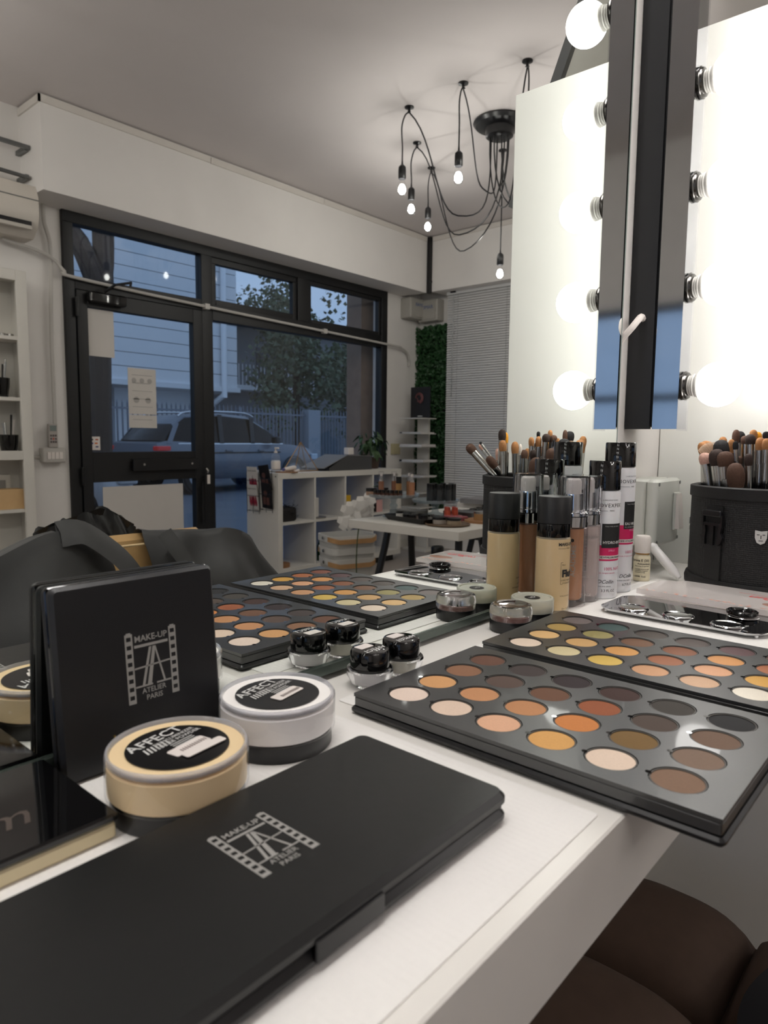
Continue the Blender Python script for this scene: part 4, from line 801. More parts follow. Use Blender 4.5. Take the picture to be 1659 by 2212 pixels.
for k in range(70):
    a = random.uniform(0,6.28); r_ = random.uniform(.02,.15); z = random.uniform(.03,.30)*(1.1-r_*2); s_ = random.uniform(.03,.055)
    M = Matrix.Translation((r_*math.cos(a)*.8,r_*math.sin(a),z+.05)) @ Matrix.Rotation(a,4,'Z') @ Matrix.Rotation(random.uniform(.2,1.5),4,'Y') @ Matrix.Rotation(random.uniform(-.5,.5),4,'X')
    G().add([(-s_*.2,0,0),(s_*.2,-s_*.55,.004),(s_,-s_*.35,-.008),(s_*1.7,0,-.02),(s_,s_*.35,-.008),(s_*.2,s_*.55,.004),(s_*.6,0,.006)],[(0,1,6),(1,2,6),(2,3,6),(3,4,6),(4,5,6),(5,0,6)],M).build('leaf', LEAF, pl, smooth=None)
x, y, z = cell(0,1); s = thing('hair_bundle', 'bundle of dark artificial hair in the upper left cube', 'hair', (x+.12,y+.1,z)); random.seed(2)
G().rbox(-.07,.07,-.09,.1,0,.11,.03).build('core', P('dark_hair',(22,17,18),.6,var=.4,vs=80), s)
g = G()
for k in range(260):
    q = [(random.uniform(-.08,.07),random.uniform(-.09,.1),random.uniform(.02,.12))]
    for _ in range(3): q.append((q[-1][0]+random.uniform(-.02,.02),q[-1][1]+random.uniform(-.03,.03),max(.004,q[-1][2]+random.uniform(-.015,.02))))
    g.tube(q,.0012,3)
o = g.build('loose_hair', P('dark_hair',(22,17,18),.6), s); o['kind'] = 'stuff'
x, y, z = cell(1,1); solo('marble_box', G().rbox(-.03,.05,-.04,.05,0,.16,.008), P('white_marble',(206,202,196),.4,var=.2,vs=18), 'white marble patterned box in the second upper cube', 'box', (x+.1,y+.05,z+.0105)); solo('mirror_tray', G().lathe([(0,0),(.085,0),(.09,.006),(.085,.01),(0,.008)],32), SILVER, 'round silver tray under the marble box', 'tray', (x+.1,y+.09,z))
x, y, z = cell(2,1); solo('yellow_box', G().rbox(-.05,.05,-.06,.06,0,.17,.006), P('yellow_card',(214,170,30),.5), 'bright yellow box in the third upper cube', 'box', (x+.12,y+.07,z))
x, y, z = cell(3,1); solo('black_case', G().rbox(-.08,.08,-.06,.08,0,.07,.01), BLACKP, 'small black case in the upper right cube', 'case', (x+.14,y+.1,z)); solo('pink_card', G().box(-.003,.003,-.03,.05,0,.11), P('pink_card',(206,160,156),.6), 'pink card standing in the upper right cube', 'card', (x+.05,y+.12,z))
x, y, z = cell(0,0); solo('cork_disc', G().lathe([(0,0),(.08,0),(.08,.03),(0,.03)],24), P('cork',(150,108,72),.8), 'round cork disc in the lower left cube', 'disc', (x+.1,y+.05,z))
x, y, z = cell(1,0); solo('green_bottle', G().lathe([(0,0),(.025,0),(.027,.01),(.027,.12),(.012,.16),(.012,.2),(0,.2)],20), P('dark_green_glass',(14,52,24),.15), 'dark green bottle standing in the second lower cube', 'bottle', (x+.08,y+.12,z))
# leaflet racks on the end panel
def leaf_rack(label, loc, cover, kind):
    t = thing('leaflet_rack', label, 'leaflet rack', loc); g = G()
    for x in (-.075,0,.075): g.tube([(x,-.03,.0),(x,-.035,.33)],.002,5)
    for z in (.02,.14,.26): g.tube([(-.075,-.035,z),(.075,-.035,z),(.075,0,z)],.002,5)
    g.build('wire', BLACKP, t)
    for k in range(2):
        M = Matrix.Translation((0,-.012+.0*k,.14*k+.03)) @ Matrix.Rotation(R(8),4,'X') @ Matrix.Rotation(R((-4,6)[k]*kind),4,'Y')
        l = G().box(-.06,.06,-.006,0,0,.20,M).build('leaflet', cover, t)
        if kind: G().lathe([(.022,0),(.022,.0004),(0,.0004)],16,M @ Matrix.Translation((.01,-.0065,.12)) @ Matrix.Rotation(PI/2,4,'X')).box(-.03,.045,-.0068,-.0062,.03,.09,M).build('print', P('portrait_print',(96,62,56),.6,var=.4,vs=60), l)
        else: text('lettering','Summer Beauty',.016,PRINT_K,l,M @ Vector((0,-.0066,.17)),(1,0,0),(0,0,1)); [G().lathe([(.006,0),(.013,.03),(.007,.075),(0,.08)],10,M @ Matrix.Translation((-.035+.023*q,-.008,.03)) @ Matrix.Diagonal((1,.1,1,1))).build('petal_print', P('crimson_print',(150,36,56),.6,var=.3,vs=90), l) for q in range(4)]
    return t
leaf_rack('wire rack of white leaflets with red flowers on cube shelf end', (3.99,3.446,-.42), PAPER, 0)
leaf_rack('wire rack of dark leaflets with portrait on cube shelf end', (3.83,3.446,-.40), P('dark_leaflet',(26,24,26),.4), 1)

# ------------------------------------------------------------------ tower shelf with books and picture
tw = thing('tower_shelf', 'narrow white floating tower shelf in the far corner', 'shelf', (3.95,5.56,0))
G().box(-.05,.09,0,.03,FL+.0,.39).build('post', FURN, tw); G().rbox(-.15,.15,-.15,.1,FL,FL+.02,.003).build('foot_plate', FURN, tw)
zs = [.385,.235,.105,-.045,-.195,-.35,-.5]
for z in zs: G().box(-.15,.13,-.24,0,z-.008,z).build('shelf_plate', FURN, tw)
BOOKL = ['white magazine on the second plate of the tower shelf','thick white book on the third plate of the tower shelf','white book with black spine end on the fourth tower plate','thin white booklet on the fifth plate of the tower shelf']
for k, (z, th_, dx) in enumerate(((.235,.012,.02),(.105,.022,.0),(-.045,.02,-.02),(-.195,.014,-.02))):
    b = thing('book', BOOKL[k], 'book', (3.95,5.44,z)); G().box(-.16+dx,.12,-.125,.1,0,th_).build('block', P('book_white',(206,202,198),.6), b)
    if k in (0,2): G().box(.09,.121,-.1255,.1,.001,th_-.001).build('spine_end', PRINT_K, b)
    text('lettering',('beauty','MAKE UP','trucco','style')[k] if False else '- - -',.008,PRINT_G,b,(-.02,-.1256,th_/2),(1,0,0),(0,0,1))
s = thing('picture', 'black canvas with a faint pink portrait swirl on tower shelf', 'picture', (3.96,5.50,.385)); G().box(-.13,.11,-.015,.0,0,.31).build('canvas', P('black_canvas',(22,20,24),.6), s)
g = G()
for k in range(3): g.tube([(.0+(.045-.01*k)*math.cos(a_*.32+k),-.017,.2+(.05-.012*k)*math.sin(a_*.32+k)) for a_ in range(15)],.007-.0015*k,6,Matrix.Diagonal((1,1,1,1)))
g.build('painted_swirl', P('pink_swirl',(112,66,66),.6,var=.4,vs=60), s); G().box(-.04,.02,-.0165,-.015,.018,.026).build('caption_line', PRINT_W, s)

# ================================================================== DISPLAY TABLE
TZ = -.27
dt = thing('display_table', 'white display table on black trestle legs', 'table', (1.91,3.42,FL))
hh = TZ-FL
G().rbox(-.37,.37,-.69,.75,hh-.045,hh,.003).build('tabletop', FURN, dt)
for (x, y, dx, dy) in ((.24,-.5,.08,-.12),(.24,-.3,.08,.14),(-.24,-.5,-.08,-.12),(-.24,-.3,-.08,.14),(.24,.4,.08,-.12),(.24,.6,.08,.1),(-.24,.4,-.08,-.12),(-.24,.6,-.08,.1)):
    G().tube([(x,y,hh-.045),(x+dx*.15,y+dy*.15,hh-.16),(x+dx,y+dy,.0)],.02,8).build('leg', BLACKP, dt)
for y in (-.4,.5): G().box(-.3,.3,y-.015,y+.015,hh-.075,hh-.045).build('cross_bar', BLACKP, dt)
GLS = CLEAR('cut_glass',(.9,.94,.96),scatter=(190,200,206),amount=.25)
def cake_stand(label, loc, r_, h_):
    t = thing('cake_stand', label, 'cake stand', loc, 0, 'glass cake stands')
    G().lathe([(0,0),(.065,.0),(.06,.012),(.022,.025),(.016,.05),(.024,.065),(.015,.08),(.02,h_-.015),(.05,h_-.004),(0,h_-.004)],32).build('foot', GLS, t); G().lathe([(0,h_-.004),(r_-.01,h_-.004),(r_,h_+.012),(r_-.004,h_+.014),(r_-.012,h_+.002),(0,h_+.002)],40).build('plate', GLS, t); return t
cake_stand('tall glass cake stand with foundation bottles on the display table', (2.20,3.02,TZ), .15, .12); cake_stand('lower glass cake stand with black tubes on the display table', (2.05,3.22,TZ), .14, .085)
def miniair(label, loc, c_):
    t = thing('foundation_tester', label, 'bottle', loc, 0, 'foundation testers on the cake stand')
    G().lathe([(0,0),(.0155,0),(.016,.08),(0,.08)],20).build('bottle', P('tester_%d'%c_[0],c_,.4), t); G().lathe([(.013,.08),(.013,.092),(.008,.094),(.008,.11),(0,.11)],16).build('pump', CHROME, t); G().lathe([(.007,.11),(.007,.126),(0,.126)],14).build('pump_head', STICKER, t); G().lathe([(.0165,.092),(.0165,.136),(0,.136)],20).build('overcap', CLR, t); return t
ZP = TZ+.1225
miniair('first brown foundation tester from the left on cake stand', (2.27,2.99,ZP), (150,104,80)); miniair('second brown foundation tester on cake stand', (2.24,3.07,ZP), (140,94,70)); miniair('third brown foundation tester on cake stand', (2.16,3.11,ZP), (156,110,74)); miniair('rightmost tan foundation tester on cake stand', (2.09,3.05,ZP), (176,122,88))
s = thing('foundation_tester', 'black capped tan foundation tester on cake stand', 'bottle', (2.18,3.04,ZP), 0, 'foundation testers on the cake stand'); G().lathe([(0,0),(.017,0),(.017,.07),(0,.07)],20).build('bottle', P('tan_tester',(166,124,74),.4), s); G().lathe([(.016,.07),(.016,.108),(0,.108)],20).build('cap', BLACKP, s)
for k in range(7):
    v = Vector((2.235,2.90)).lerp(Vector((2.10,2.96)),k/6); s = thing('sample_vial', 'small brown sample vial, number %s from the left of the front row'%('one','two','three','four','five','six','seven')[k], 'vial', (v.x,v.y,ZP), 0, 'row of sample vials')
    G().rbox(-.009,.009,-.009,.009,0,.02,.002).build('vial', P('vial_brown',(86,52,40),.4), s); G().rbox(-.0085,.0085,-.0085,.0085,.02,.038,.002).build('cap', BLACKP, s)
for k, (x, y) in enumerate(((2.31,2.95),(2.29,3.03))):
    s = thing('powder_tub', ('front','rear')[k]+' beige powder tub with black lid on cake stand', 'tub', (x,y,ZP), 0, 'powder tubs on the cake stand'); G().lathe([(0,0),(.03,0),(.032,.022),(0,.022)],24).build('tub', P('tub_beige',(170,136,112),.5), s); G().lathe([(.032,.022),(.032,.04),(0,.04)],24).build('lid', BLACKP, s)
for k in range(8):
    a = 2*PI*k/8+.3; s = thing('mascara_tube', 'dark grey glossy tube on the lower glass cake stand', 'tube', (2.03+.07*math.cos(a),3.25+.07*math.sin(a),TZ+.0875), 0, 'grey tubes on the lower cake stand')
    G().lathe([(0,0),(.017,0),(.017,.07),(0,.07)],18).build('tube', P('grey_tube',(58,60,62),.2), s); G().lathe([(.0165,.07),(.0165,.1),(.015,.102),(0,.102)],18).build('cap', BLACKP, s)
tr = thing('black_tray', 'shallow black tray of small jars on the display table', 'tray', (1.98,2.95,TZ), R(12)); G().loft([[(x*k_,y*k_,z) for x,y in rrect(0,0,.36,.2,.02)] for k_,z in ((.85,0),(1,.028),(.97,.028),(.83,.004))]).build('tray', BLACKP, tr)
random.seed(21)
def small_jar(label, loc, c_, lid, r_=.022, h_=.022, grp=None):
    t = thing('small_jar', label, 'jar', loc, 0, grp); G().lathe([(0,0),(r_,0),(r_,h_),(0,h_)],20).build('jar', P('jar_%d_%d'%(c_[0],c_[2]),c_,.4), t); G().lathe([(r_*1.03,h_),(r_*1.03,h_+.012),(0,h_+.012)],20).build('lid', lid, t); return t
for k, (x, y, c_, ld) in enumerate(((2.08,2.93,(214,210,204),BLACKP),(2.03,2.93,(60,52,50),BLACKP),(1.98,2.92,(70,58,52),BLACKP),(1.93,2.96,(52,46,46),BLACKP),(2.02,2.99,(120,110,104),SILVER),(1.93,3.02,(150,146,140),SILVER),(1.87,2.99,(160,154,148),SILVER))):
    small_jar(['white jar with black lid at the left end of black tray','dark squat jar second in the black tray','dark squat jar third in the black tray','dark squat jar at the front of the black tray','grey jar with silver lid behind the dark jars','silver lidded jar at the back of the tray','silver lidded jar at the right end of tray'][k], (x,y,TZ+.0045), c_, ld, .02, .018 if k else .032, 'jars in the black tray')
for k in range(4): 
    s = thing('orange_lip_pot', 'orange lip gloss tube of the standing group on the display table', 'lip gloss', (1.90+.035*(k%2)-.03*(k//2),3.14+.03*(k//2)+.035*(k%2),TZ), 0, 'orange lip glosses'); G().lathe([(0,0),(.014,0),(.015,.05),(0,.05)],14).build('tube', P('orange_gloss',(190,86,62),.3), s); G().lathe([(.014,.05),(.013,.066),(0,.068)],14).build('cap', P('orange_cap',(170,66,48),.3), s)
for k in range(6): solo('pink_blush', G().lathe([(0,0),(.024,0),(.024,.02),(.02,.024),(0,.024)],18), P('pink_blush',(150,78,84),.5,var=.1), 'round pink blush pot of the cluster on the display table', 'blush', (1.80+.05*(k%3),3.1+.05*(k//3)+.02*(k%3),TZ), 0, 'pink blush pots')
for k, (x, y) in enumerate(((1.745,2.98),(1.745,2.98),)):
    if k == 0: solo('brown_plate', G().lathe([(0,0),(.11,0),(.12,.008),(.115,.012),(.105,.005),(0,.005)],32), P('brown_plate',(96,74,52),.6), 'round brown plate with two jars at the table corner', 'plate', (x,y-.06,TZ))
small_jar('left black lidded jar on the round brown plate', (1.79,2.91,TZ+.0055), (176,166,156), BLACKP, .036, .022, 'jars on the brown plate'); small_jar('right black lidded jar on the round brown plate', (1.71,2.93,TZ+.0055), (168,150,126), BLACKP, .036, .022, 'jars on the brown plate')
solo('cork_plate', G().lathe([(0,0),(.12,0),(.12,.012),(0,.012)],32), P('cork',(150,108,72),.8), 'round cork plate behind the brown plate', 'plate', (1.68,3.19,TZ)); small_jar('tan jar with silver lid on the cork plate', (1.70,3.16,TZ+.0125), (168,128,84), SILVER, .034, .034, 'jars on the cork plate'); small_jar('white jar with silver lid on the cork plate', (1.67,3.24,TZ+.0125), (170,168,162), SILVER, .034, .034, 'jars on the cork plate')
for k in range(14): 
    x, y = 2.02-.1*(k%4)+.02*(k//4), 3.45+.11*(k//4)+.03*(k%4); s = thing('powder_compact', 'flat black powder compact of the scattered group on the display table', 'compact', (x,y,TZ), random.uniform(0,3), 'black compacts on the display table'); G().rbox(-.036,.036,-.036,.036,0,.012,.01).build('case', BLACKG, s); G().lathe([(.026,.0121),(0,.0121)],20).build('window', P('compact_window',(150,140,132),.25) if k%3 == 0 else P('compact_dark',(40,38,38),.15), s)
for k, (x, y, z) in enumerate(((2.17,3.9,TZ),(2.12,3.86,TZ+.0305))): solo('magazine', G().box(-.13,.13,-.1,.1,0,.03), (PAPER,P('grey_book',(120,118,120),.5))[k], ('white thick magazine at the far end of display table','grey book lying on the white magazine')[k], 'magazine', (x,y,z))
solo('shaker_stub', G().lathe([(0,0),(.022,0),(.022,.05),(0,.052)],18,Matrix.Translation((0,0,.022)) @ Matrix.Rotation(PI/2,4,'X')), BLACKP, 'short black cylinder lying among the compacts', 'tube', (2.06,3.82,TZ))
cake_stand('dark rimmed cake stand at the far end of display table', (1.90,4.02,TZ), .13, .13)
for k in range(6):
    a = 2*PI*k/6; s = thing('concealer_bottle', 'brown bottle with black cap on the far cake stand', 'bottle', (1.90+.06*math.cos(a),4.02+.06*math.sin(a),TZ+.1325), 0, 'bottles on the far cake stand'); G().lathe([(0,0),(.019,0),(.019,.07),(0,.07)],18).build('bottle', P('brown_conceal',(120,74,50),.4), s); G().lathe([(.018,.07),(.018,.115),(0,.115)],18).build('cap', BLACKP, s)
for k in range(3): solo('boxed_palette', G().rbox(-.1,.1,-.06,.06,0,.03,.003), (BLACKM,P('grey_box',(128,124,118),.5),PAPER)[k], ('black','grey','white')[k]+' cosmetic box lying between the cake stands', 'box', ((1.93,3.33,TZ),(2.20,3.16,TZ),(1.72,3.5,TZ))[k])
# orchid in front of the shelf
oc = thing('orchid', 'white orchid blooming beside the display table', 'orchid', (2.52,3.06,FL)); oz = ZO
G().lathe([(0,0),(.06,0),(.075,.13),(.07,.13),(0,.12)],24).build('pot', P('grey_pot',(120,118,114),.6), oc); G().tube(smoothpath([(0,0,.12),(.01,0,.4),(0,.02,oz-.33),(-.04,.06,oz-.24),(-.05,.1,oz-.18)],6),.004,6).build('stem', P('orchid_stem',(70,82,48),.6), oc)
PETAL = P('orchid_petal',(224,220,214),.6); random.seed(4)
for k, (dx, dy, dz) in enumerate(((.03,-.07,-.33),(.02,-.03,-.30),(.02,-.05,-.26),(-.02,.0,-.23),(-.03,.05,-.21),(-.03,.03,-.27))):
    for q in range(5):
        M = Matrix.Translation((dx,dy,oz+dz)) @ Matrix.Rotation(R(46+25*math.sin(k*2)),4,'Z') @ Matrix.Rotation(2*PI*q/5,4,'X') @ Matrix.Rotation(.25,4,'Y')
        G().add([(0,0,0),(-.006,.026,.026),(-.003,.018,.056),(-.003,-.018,.056),(-.006,-.026,.026)],[(0,1,2,3,4)],M).build('petal', PETAL, oc, smooth=None)
for k in range(6): G().add([(0,0,0),(.02,.012,.01),(.045,0,0),(.02,-.012,.01)],[(0,1,2,3)],Matrix.Translation((-.05,.1+.01*k,oz-.2+.02*k)) @ Matrix.Rotation(k*1.3,4,'Z')).build('bud_leaf', LEAF, oc, smooth=None)
# stacked baskets with wooden handles
MESHW = P('white_mesh_basket',(206,204,198),.6,var=.05); BIR = P('birch_handle',(186,144,98),.55,var=.12,vs=30)
bx0, by0 = 3.0, 3.46
def basket(label, z, w_, d_, h_, hz, flip):
    t = thing('storage_basket', label, 'basket', (bx0,by0,z), R(20)); k_ = .86
    rings = [[(x*s_,y*s_,q) for x,y in rrect(0,0,d_,w_,.05,4)] for s_,q in ((k_,0),(k_,.004),(1,h_),(.975,h_),(k_*.97,.008))]
    G().loft(rings).build('body', CLEAR('mesh_wall',(1,1,1),rough=.5,scatter=(206,204,198),amount=.78), t); G().loft([[(x*s_,y*s_,q) for x,y in rrect(0,0,d_,w_,.05,4)] for s_,q in ((1.0,h_-.045),(1.02,h_-.045),(1.02,h_),(1.0,h_))],cap=False).build('rim_band', MESHW, t)
    pts = [(x*1.05,y*1.06,hz-.05*(1-abs(y)/(w_/2))*1.0) for x,y in rrect(0,0,d_,w_,.06,5) if (x < .02 if not flip else x > -.02)]
    pts.sort(key=lambda q: q[1]); hv = []; fs = []
    for q in pts: hv += [(q[0],q[1],q[2]-.016),(q[0]-.006,q[1],q[2]-.016),(q[0]-.006,q[1],q[2]+.016),(q[0],q[1],q[2]+.016)]
    for i in range(len(pts)-1):
        for k in range(4): fs.append((i*4+k,i*4+(k+1)%4,(i+1)*4+(k+1)%4,(i+1)*4+k))
    G().add(hv,fs).build('wooden_handle', BIR, t)
    for s_ in (-1,1): G().lathe([(.012,0),(.012,.006),(0,.007)],12,Matrix.Translation((0,s_*w_/2*1.04,hz)) @ Matrix.Rotation(-s_*PI/2,4,'X')).build('rivet', SILVER, t)
basket('lowest white mesh basket of the stack with wooden handle', FL, .34, .26, .3, .27, False); basket('middle white mesh basket nested in the stack', FL+.09, .345, .265, .285, .26, True); basket('top white mesh basket of the stack with wooden handle', FL+.18, .35, .27, .28, .26, False)
solo('black_canister', G().lathe([(0,0),(.045,0),(.045,.15),(.047,.155),(.047,.22),(.04,.23),(0,.23)],24), BLACKP, 'black canister standing on a low box under the display table', 'canister', (2.62,4.02,FL+.12)); solo('low_box', G().rbox(-.14,.14,-.14,.14,0,.12,.005), FURN, 'low white box under the display table', 'box', (2.62,4.02,FL))

# ================================================================== WALL SHELF AT THE LEFT
ws = thing('bookcase', 'white framed bookcase against the window wall left of the door', 'bookcase', (3.99,.9,0))
G().rbox(0,.025,.80,.862,FL,1.135,.004).build('front_stile', FURN, ws); G().rbox(0,.025,0,.06,FL,1.135,.004).build('front_stile', FURN, ws); G().rbox(0,.025,.06,.80,1.075,1.135,.004).build('front_rail', FURN, ws); G().rbox(0,.025,.06,.80,.03,.085,.004).build('front_rail', FURN, ws)
G().box(.02,.2,.845,.862,FL,1.135).build('side', FURN, ws); G().box(.02,.2,0,.017,FL,1.135).build('side', FURN, ws); G().box(.195,.202,.017,.845,FL,1.135).build('back', FURN, ws)
for z in (1.115,.755,.40,.065,-.265,-.6): G().box(.01,.195,.017,.845,z-.02,z).build('shelf_board', FURN, ws)
def pot(label, loc, tools):
    t = thing('brush_pot', label, 'pot', loc); G().lathe([(0,0),(.04,0),(.052,.07),(.055,.115),(.05,.115),(.045,.06),(0,.01)],28).build('pot', BLACKG, t); random.seed(len(label))
    for k in range(tools): a = random.uniform(0,6.28); G().tube([(.015*math.cos(a),.015*math.sin(a),.02),(.035*math.cos(a),.035*math.sin(a),random.uniform(.17,.24))],[.003,.006],8).build('tool', (CLRB,SILVER,HANDLE,STICKER)[k%4], t)
pot('glossy black pot with tall tools on the upper bookcase shelf', (4.09,1.625,.40), 6); pot('glossy black pot with clear sticks on the lower bookcase shelf', (4.08,1.655,.065), 5)
for k in range(3): small_jar('flat silver tin on the top bookcase shelf, one of three', (4.08,1.60+.045*k,.755), (190,188,184), SILVER, .02, .008, 'silver tins on the bookcase')
solo('beige_box', G().rbox(-.06,.06,-.14,.08,0,.12,.004), P('beige_card',(206,170,122),.6), 'beige cardboard box on the low bookcase shelf', 'box', (4.08,1.63,-.265)); s = thing('photo_frame', 'pale square frame behind the beige box', 'frame', (4.155,1.60,-.265)); G().box(-.01,.01,-.08,.08,0,.2).build('frame', FURN, s); G().box(-.012,-.01,-.05,.05,.05,.17).build('picture', P('grey_photo',(150,148,144),.5), s)
small_jar('clear jar on the lowest visible bookcase shelf', (4.07,1.62,-.6), (190,190,186), SILVER, .025, .05)

# ================================================================== OUTSIDE THE SHOP WINDOW
ASPH = P('asphalt',(92,96,104),.7,var=.15,vs=2)
struct('ground_street', G().box(XW+.16,45,-25,60,FL-.1,FL-.02), ASPH)
bpy.data.objects['ground_street'].name = 'floor_street'
CLAD = P('grey_cladding',(222,224,226),.55,var=.03,vs=2); LOWB = P('white_render',(240,242,244),.7,var=.03)
bd = thing('cladded_building', 'large grey building with horizontal cladding across the street', 'building', (18.4,0,FL))
for k in range(25): G().box(0,5.5,-6,14.15,2.75+.40*k,2.75+.40*(k+1)-.022).build('cladding_board', CLAD, bd)
G().box(.05,5.45,-5.95,14.1,2.75,12.6).build('core', P('cladding_joint',(150,154,160),.7), bd); G().box(-.1,5.5,-6,14.2,2.6,2.75).build('overhang_edge', CLAD, bd)
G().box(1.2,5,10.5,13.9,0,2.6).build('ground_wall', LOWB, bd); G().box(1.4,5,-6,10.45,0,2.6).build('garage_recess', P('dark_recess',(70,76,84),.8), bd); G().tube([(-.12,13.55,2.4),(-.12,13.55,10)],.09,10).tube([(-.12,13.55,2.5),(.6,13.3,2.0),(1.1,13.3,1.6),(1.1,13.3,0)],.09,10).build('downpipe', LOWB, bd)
b2 = thing('apartment_house', 'dark apartment house half hidden behind the trees', 'building', (25,17,FL)); G().box(0,8,-2.5,14,0,6.2).build('wall', P('dusky_render',(130,134,140),.8), b2); G().box(-.6,8,-3,14.5,6.2,6.5).build('roof', P('roof_slate',(70,70,76),.8), b2)
for k in range(6):
    f_ = G().box(-.06,.02,-1.2+2.2*k,-.1+2.2*k,3.6,5.2).build('window', P('shutter_grey',(84,88,96),.5), b2); G().box(-.08,-.06,-1.05+2.2*k,-.25+2.2*k,3.75,5.05).build('pane', P('dark_pane',(38,44,54),.1), f_)
G().box(-.9,.0,-1.5,6,3.2,3.4).build('balcony_slab', LOWB, b2)
for k in range(38): G().box(-.88,-.85,-1.45+.2*k,-1.42+.2*k,3.4,4.3).build('balcony_bar', LOWB, b2)
b3 = thing('low_wall', 'low garden wall behind the fence', 'wall', (16.6,12.9,FL)); G().box(0,.2,0,26,0,.35).build('wall', P('garden_wall',(110,112,114),.8), b3); G().box(-.02,.22,0,26,.35,.4).build('coping', LOWB, b3)
fe = thing('railing_fence', 'grey spiked metal railing along the far pavement', 'fence', (15.6,0,FL)); FEN = P('fence_grey',(120,126,136),.5,.3)
fb = G().box(-.015,.015,-.015,.015,.1,1.95).lathe([(.02,1.95),(0,2.05)],4).mesh('fence_bar', FEN); random.seed(1)
for k in range(150):
    o = bpy.data.objects.new('fence_bar', fb); C.objects.link(o); o.parent = fe; o.location = (0,4.0+.135*k,0)
for z in (.2,1.8): G().box(-.02,.02,4,24.3,z,z+.05).build('fence_rail', FEN, fe)
for y in (4,6.7,9.4,12.1,14.8,17.5,20.2,22.9): G().box(-.05,.05,y-.05,y+.05,0,1.98).build('fence_post', FEN, fe)
G().box(-.15,.15,14.6,15.1,0,2.0).build('gate_pillar', P('pillar_render',(150,156,164),.7), fe)
struct('trim_6', G().box(4.42,4.62,5.12,5.42,FL,2.2), P('brick_pilaster',(130,112,100),.8,var=.25,vs=12))
def leaves(n, cx, cy, cz, rx, ry, rz_, size, seed):
    random.seed(seed); g = G()
    blobs = [(random.gauss(0,.45),random.gauss(0,.45),random.gauss(0,.42),random.uniform(.25,.5)) for _ in range(26)]
    for k in range(n):
        b = random.choice(blobs); v = Vector((random.gauss(0,1),random.gauss(0,1),random.gauss(0,1))).normalized()*b[3]*random.uniform(.6,1)
        p = (cx+(b[0]+v.x)*rx, cy+(b[1]+v.y)*ry, cz+(b[2]+v.z)*rz_); s_ = size*random.uniform(.6,1.3)
        M = Matrix.Translation(p) @ Matrix.Rotation(random.uniform(0,6.28),4,'Z') @ Matrix.Rotation(random.uniform(-1.4,1.4),4,'X')
        g.add([(-s_*.5,0,-s_*.2),(0,.02,-s_*.5),(s_*.6,0,0),(0,-.02,s_*.6)],[(0,1,2,3)],M)
    return g
BARK = P('bark',(58,48,42),.9,var=.3,vs=12,bump=.6,bs=30); FOL = P('tree_leaf',(92,104,80),.7,var=.5,vs=3)
for k, (x, y, h_, rx, ry, rz_, lab) in enumerate(((17.8,16.2,3.4,1.5,1.7,2.2,'dense dark tree left of the gate pillar across the street'),(18.9,20.2,3.5,1.6,2.0,2.2,'dense dark tree right of the gate pillar across the street'),(21.5,25.8,3.4,2.0,2.4,2.2,'dark tree at the far right behind the railing'),(23.0,19.8,6.2,1.3,1.6,1.6,'high tree crown beside the corner of cladded building'))):
    t = thing('street_tree', lab, 'tree', (x,y,FL)); G().tube(smoothpath([(0,0,0),(.05,.03,h_*.4),(0,0,h_)],4),.12,8).build('trunk', BARK, t); o = leaves(3000,0,0,h_,rx,ry,rz_,.16,30+k).build('crown', FOL, t, smooth=None); o['kind'] = 'stuff'
t = thing('street_tree', 'bare forked tree trunk standing close outside the door', 'tree', (8.6,4.52,FL)); G().tube(smoothpath([(0,-.02,0),(.02,.0,1.2),(0,.02,2.4),(.0,.06,3.1),(.05,.1,3.45),(.1,.12,4.2)],4),[.14]*8+[.13]*8+[.11]*5,10).build('trunk', BARK, t); G().tube(smoothpath([(0,.03,3.0),(.05,-.14,3.5),(.1,-.36,4.0),(.1,-.42,4.6)],4),[.13]*6+[.1]*7,8).build('branch', BARK, t); G().tube(smoothpath([(.02,.06,3.1),(.1,.22,3.3),(.1,.25,3.9)],4),[.09]*4+[.06]*5,8).build('branch', BARK, t)
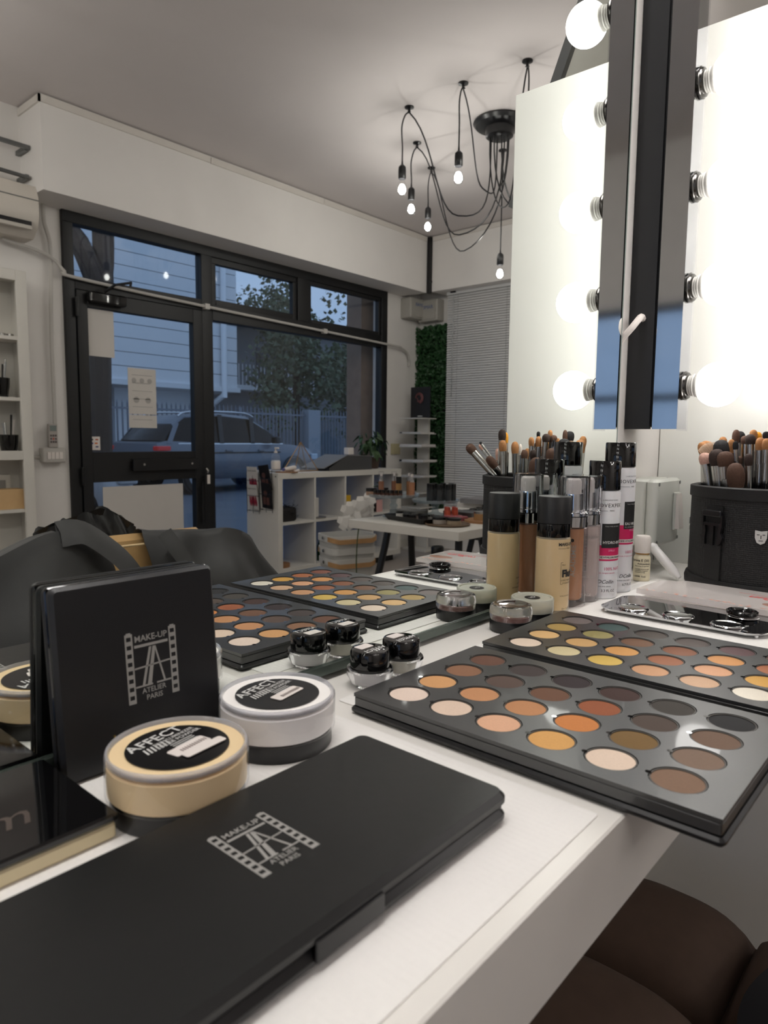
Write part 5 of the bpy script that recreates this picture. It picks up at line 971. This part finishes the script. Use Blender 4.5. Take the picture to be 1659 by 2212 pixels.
# cars
def car(label, loc, rz, paint):
    t = thing('parked_car', label, 'car', loc, rz)
    # length axis +Y (front), width X, ground z=0
    sec = [(-2.24,.55,.80,.80,.0),(-2.2,.38,1.0,.86,.0),(-2.0,.32,1.05,.90,.0),(-1.2,.28,1.02,.92,.0),(0,.26,1.0,.92,.0),(.9,.26,1.0,.92,.0),(1.3,.28,.98,.91,.0),(1.75,.3,.93,.88,.0),(2.05,.34,.86,.82,.0),(2.22,.42,.7,.7,.0)]
    rings = []
    for y, z0, z1, hw, _ in sec:
        pts = [(hw*.9,z0),(hw,z0+.12),(hw*1.0,z0+(z1-z0)*.62),(hw*.97,z1-.1),(hw*.9,z1)]
        rings.append([(x,y,z) for x,z in pts]+[(-x,y,z) for x,z in pts[::-1]])
    G().loft(rings).build('body', paint, t, smooth=50)
    gh = [(-2.05,1.0,1.06,.74,.74),(-1.75,1.0,1.38,.80,.66),(-1.45,1.0,1.56,.82,.62),(-.6,1.0,1.62,.83,.64),(.2,1.0,1.58,.83,.62),(.65,1.0,1.36,.82,.66),(1.2,.97,1.0,.80,.76)]
    gl = P('car_glass',(10,12,16),.15,spec=.25); r2 = []
    for y, z0, z1, hb, hr in gh: r2.append([(hb,y,z0),(hr+.02,y,z1-.05),(hr-.06,y,z1),(-hr+.06,y,z1),(-hr-.02,y,z1-.05),(-hb,y,z0)])
    G().loft(r2).build('glasshouse', gl, t, smooth=30)
    rf = [[(hr+.012,y,z1-.045),(hr-.05,y,z1+.012),(-hr+.05,y,z1+.012),(-hr-.012,y,z1-.045)] for y, z0, z1, hb, hr in gh[1:6]]
    G().loft(rf).build('roof', paint, t, smooth=50)
    for s_ in (-1,1):
        for ya, yb, za, zb in ((-2.0,-1.72,1.0,1.40),(-.72,-.66,1.0,1.6),(.12,.2,1.0,1.56)): G().loft([[(s_*.84,ya-.02,za),(s_*.85,ya-.02,za),(s_*.70,yb-.02,zb),(s_*.69,yb-.02,zb)],[(s_*.84,ya+.09,za),(s_*.85,ya+.09,za),(s_*.70,yb+.09,zb),(s_*.69,yb+.09,zb)]]).build('pillar', paint if ya < -1 else BLACKP, t)
        G().box(s_*.835-.012,s_*.835+.012,-1.75,1.05,.985,1.01).build('window_trim', CHROME, t); G().tube(smoothpath([(s_*.62,-1.6,1.54),(s_*.62,-1.3,1.64),(s_*.62,0,1.66),(s_*.62,.35,1.58)],5),.022,8).build('roof_rail', CHROME, t)
        G().rbox(s_*1.0-.1,s_*1.0+.1,.62,.76,1.0,1.16,.04).build('side_mirror', BLACKP, t); G().box(s_*.915-.012,s_*.915+.012,-1.3,.9,.80,.825).build('body_crease', BLACKP, t)
        for y in (-.55,.35): G().rbox(s_*.925-.015,s_*.925+.015,y-.09,y+.09,.84,.88,.01).build('door_handle', paint, t)
        G().rbox(s_*.80-.1,s_*.80+.09,-2.25,-1.95,.86,.95,.03).build('tail_lamp', P('tail_lamp_red',(190,36,40),.2,emit=(255,60,60),es=.06), t); G().rbox(s_*.68-.18,s_*.68+.17,1.98,2.2,.62,.76,.03).build('head_lamp', P('head_lamp',(190,200,210),.1), t)
        for y in (-1.35,1.33):
            Mx = Matrix.Translation((s_*.80,y,.34)) @ Matrix.Rotation(s_*PI/2,4,'Y'); tw_ = G().lathe([(.2,-.1),(.33,-.1),(.345,-.05),(.345,.1),(.32,.125),(.22,.125)],32,Mx).build('tyre', P('tyre',(20,20,21),.8), t)
            G().lathe([(.22,.10),(.215,.12),(.05,.105),(0,.11)],32,Mx).build('rim', P('rim_silver',(150,154,160),.3,.8), tw_)
            G().lathe([(.39,-.02),(.39,.132),(.36,.134),(.35,.0)],32,Mx).build('wheel_arch', BLACKP, t)
    G().box(-.5,.5,-2.27,-2.2,.55,.7).build('number_plate', STICKER, t)
    return t
car('dark grey estate car parked across the street', (12.55,9.30,FL), R(-3), P('dark_grey_paint',(104,110,120),.3,.1,coat=.4))
car('silver car parked close to the shop door', (7.3,1.62,FL), R(0), P('silver_paint',(190,196,204),.3,.1,coat=.5))
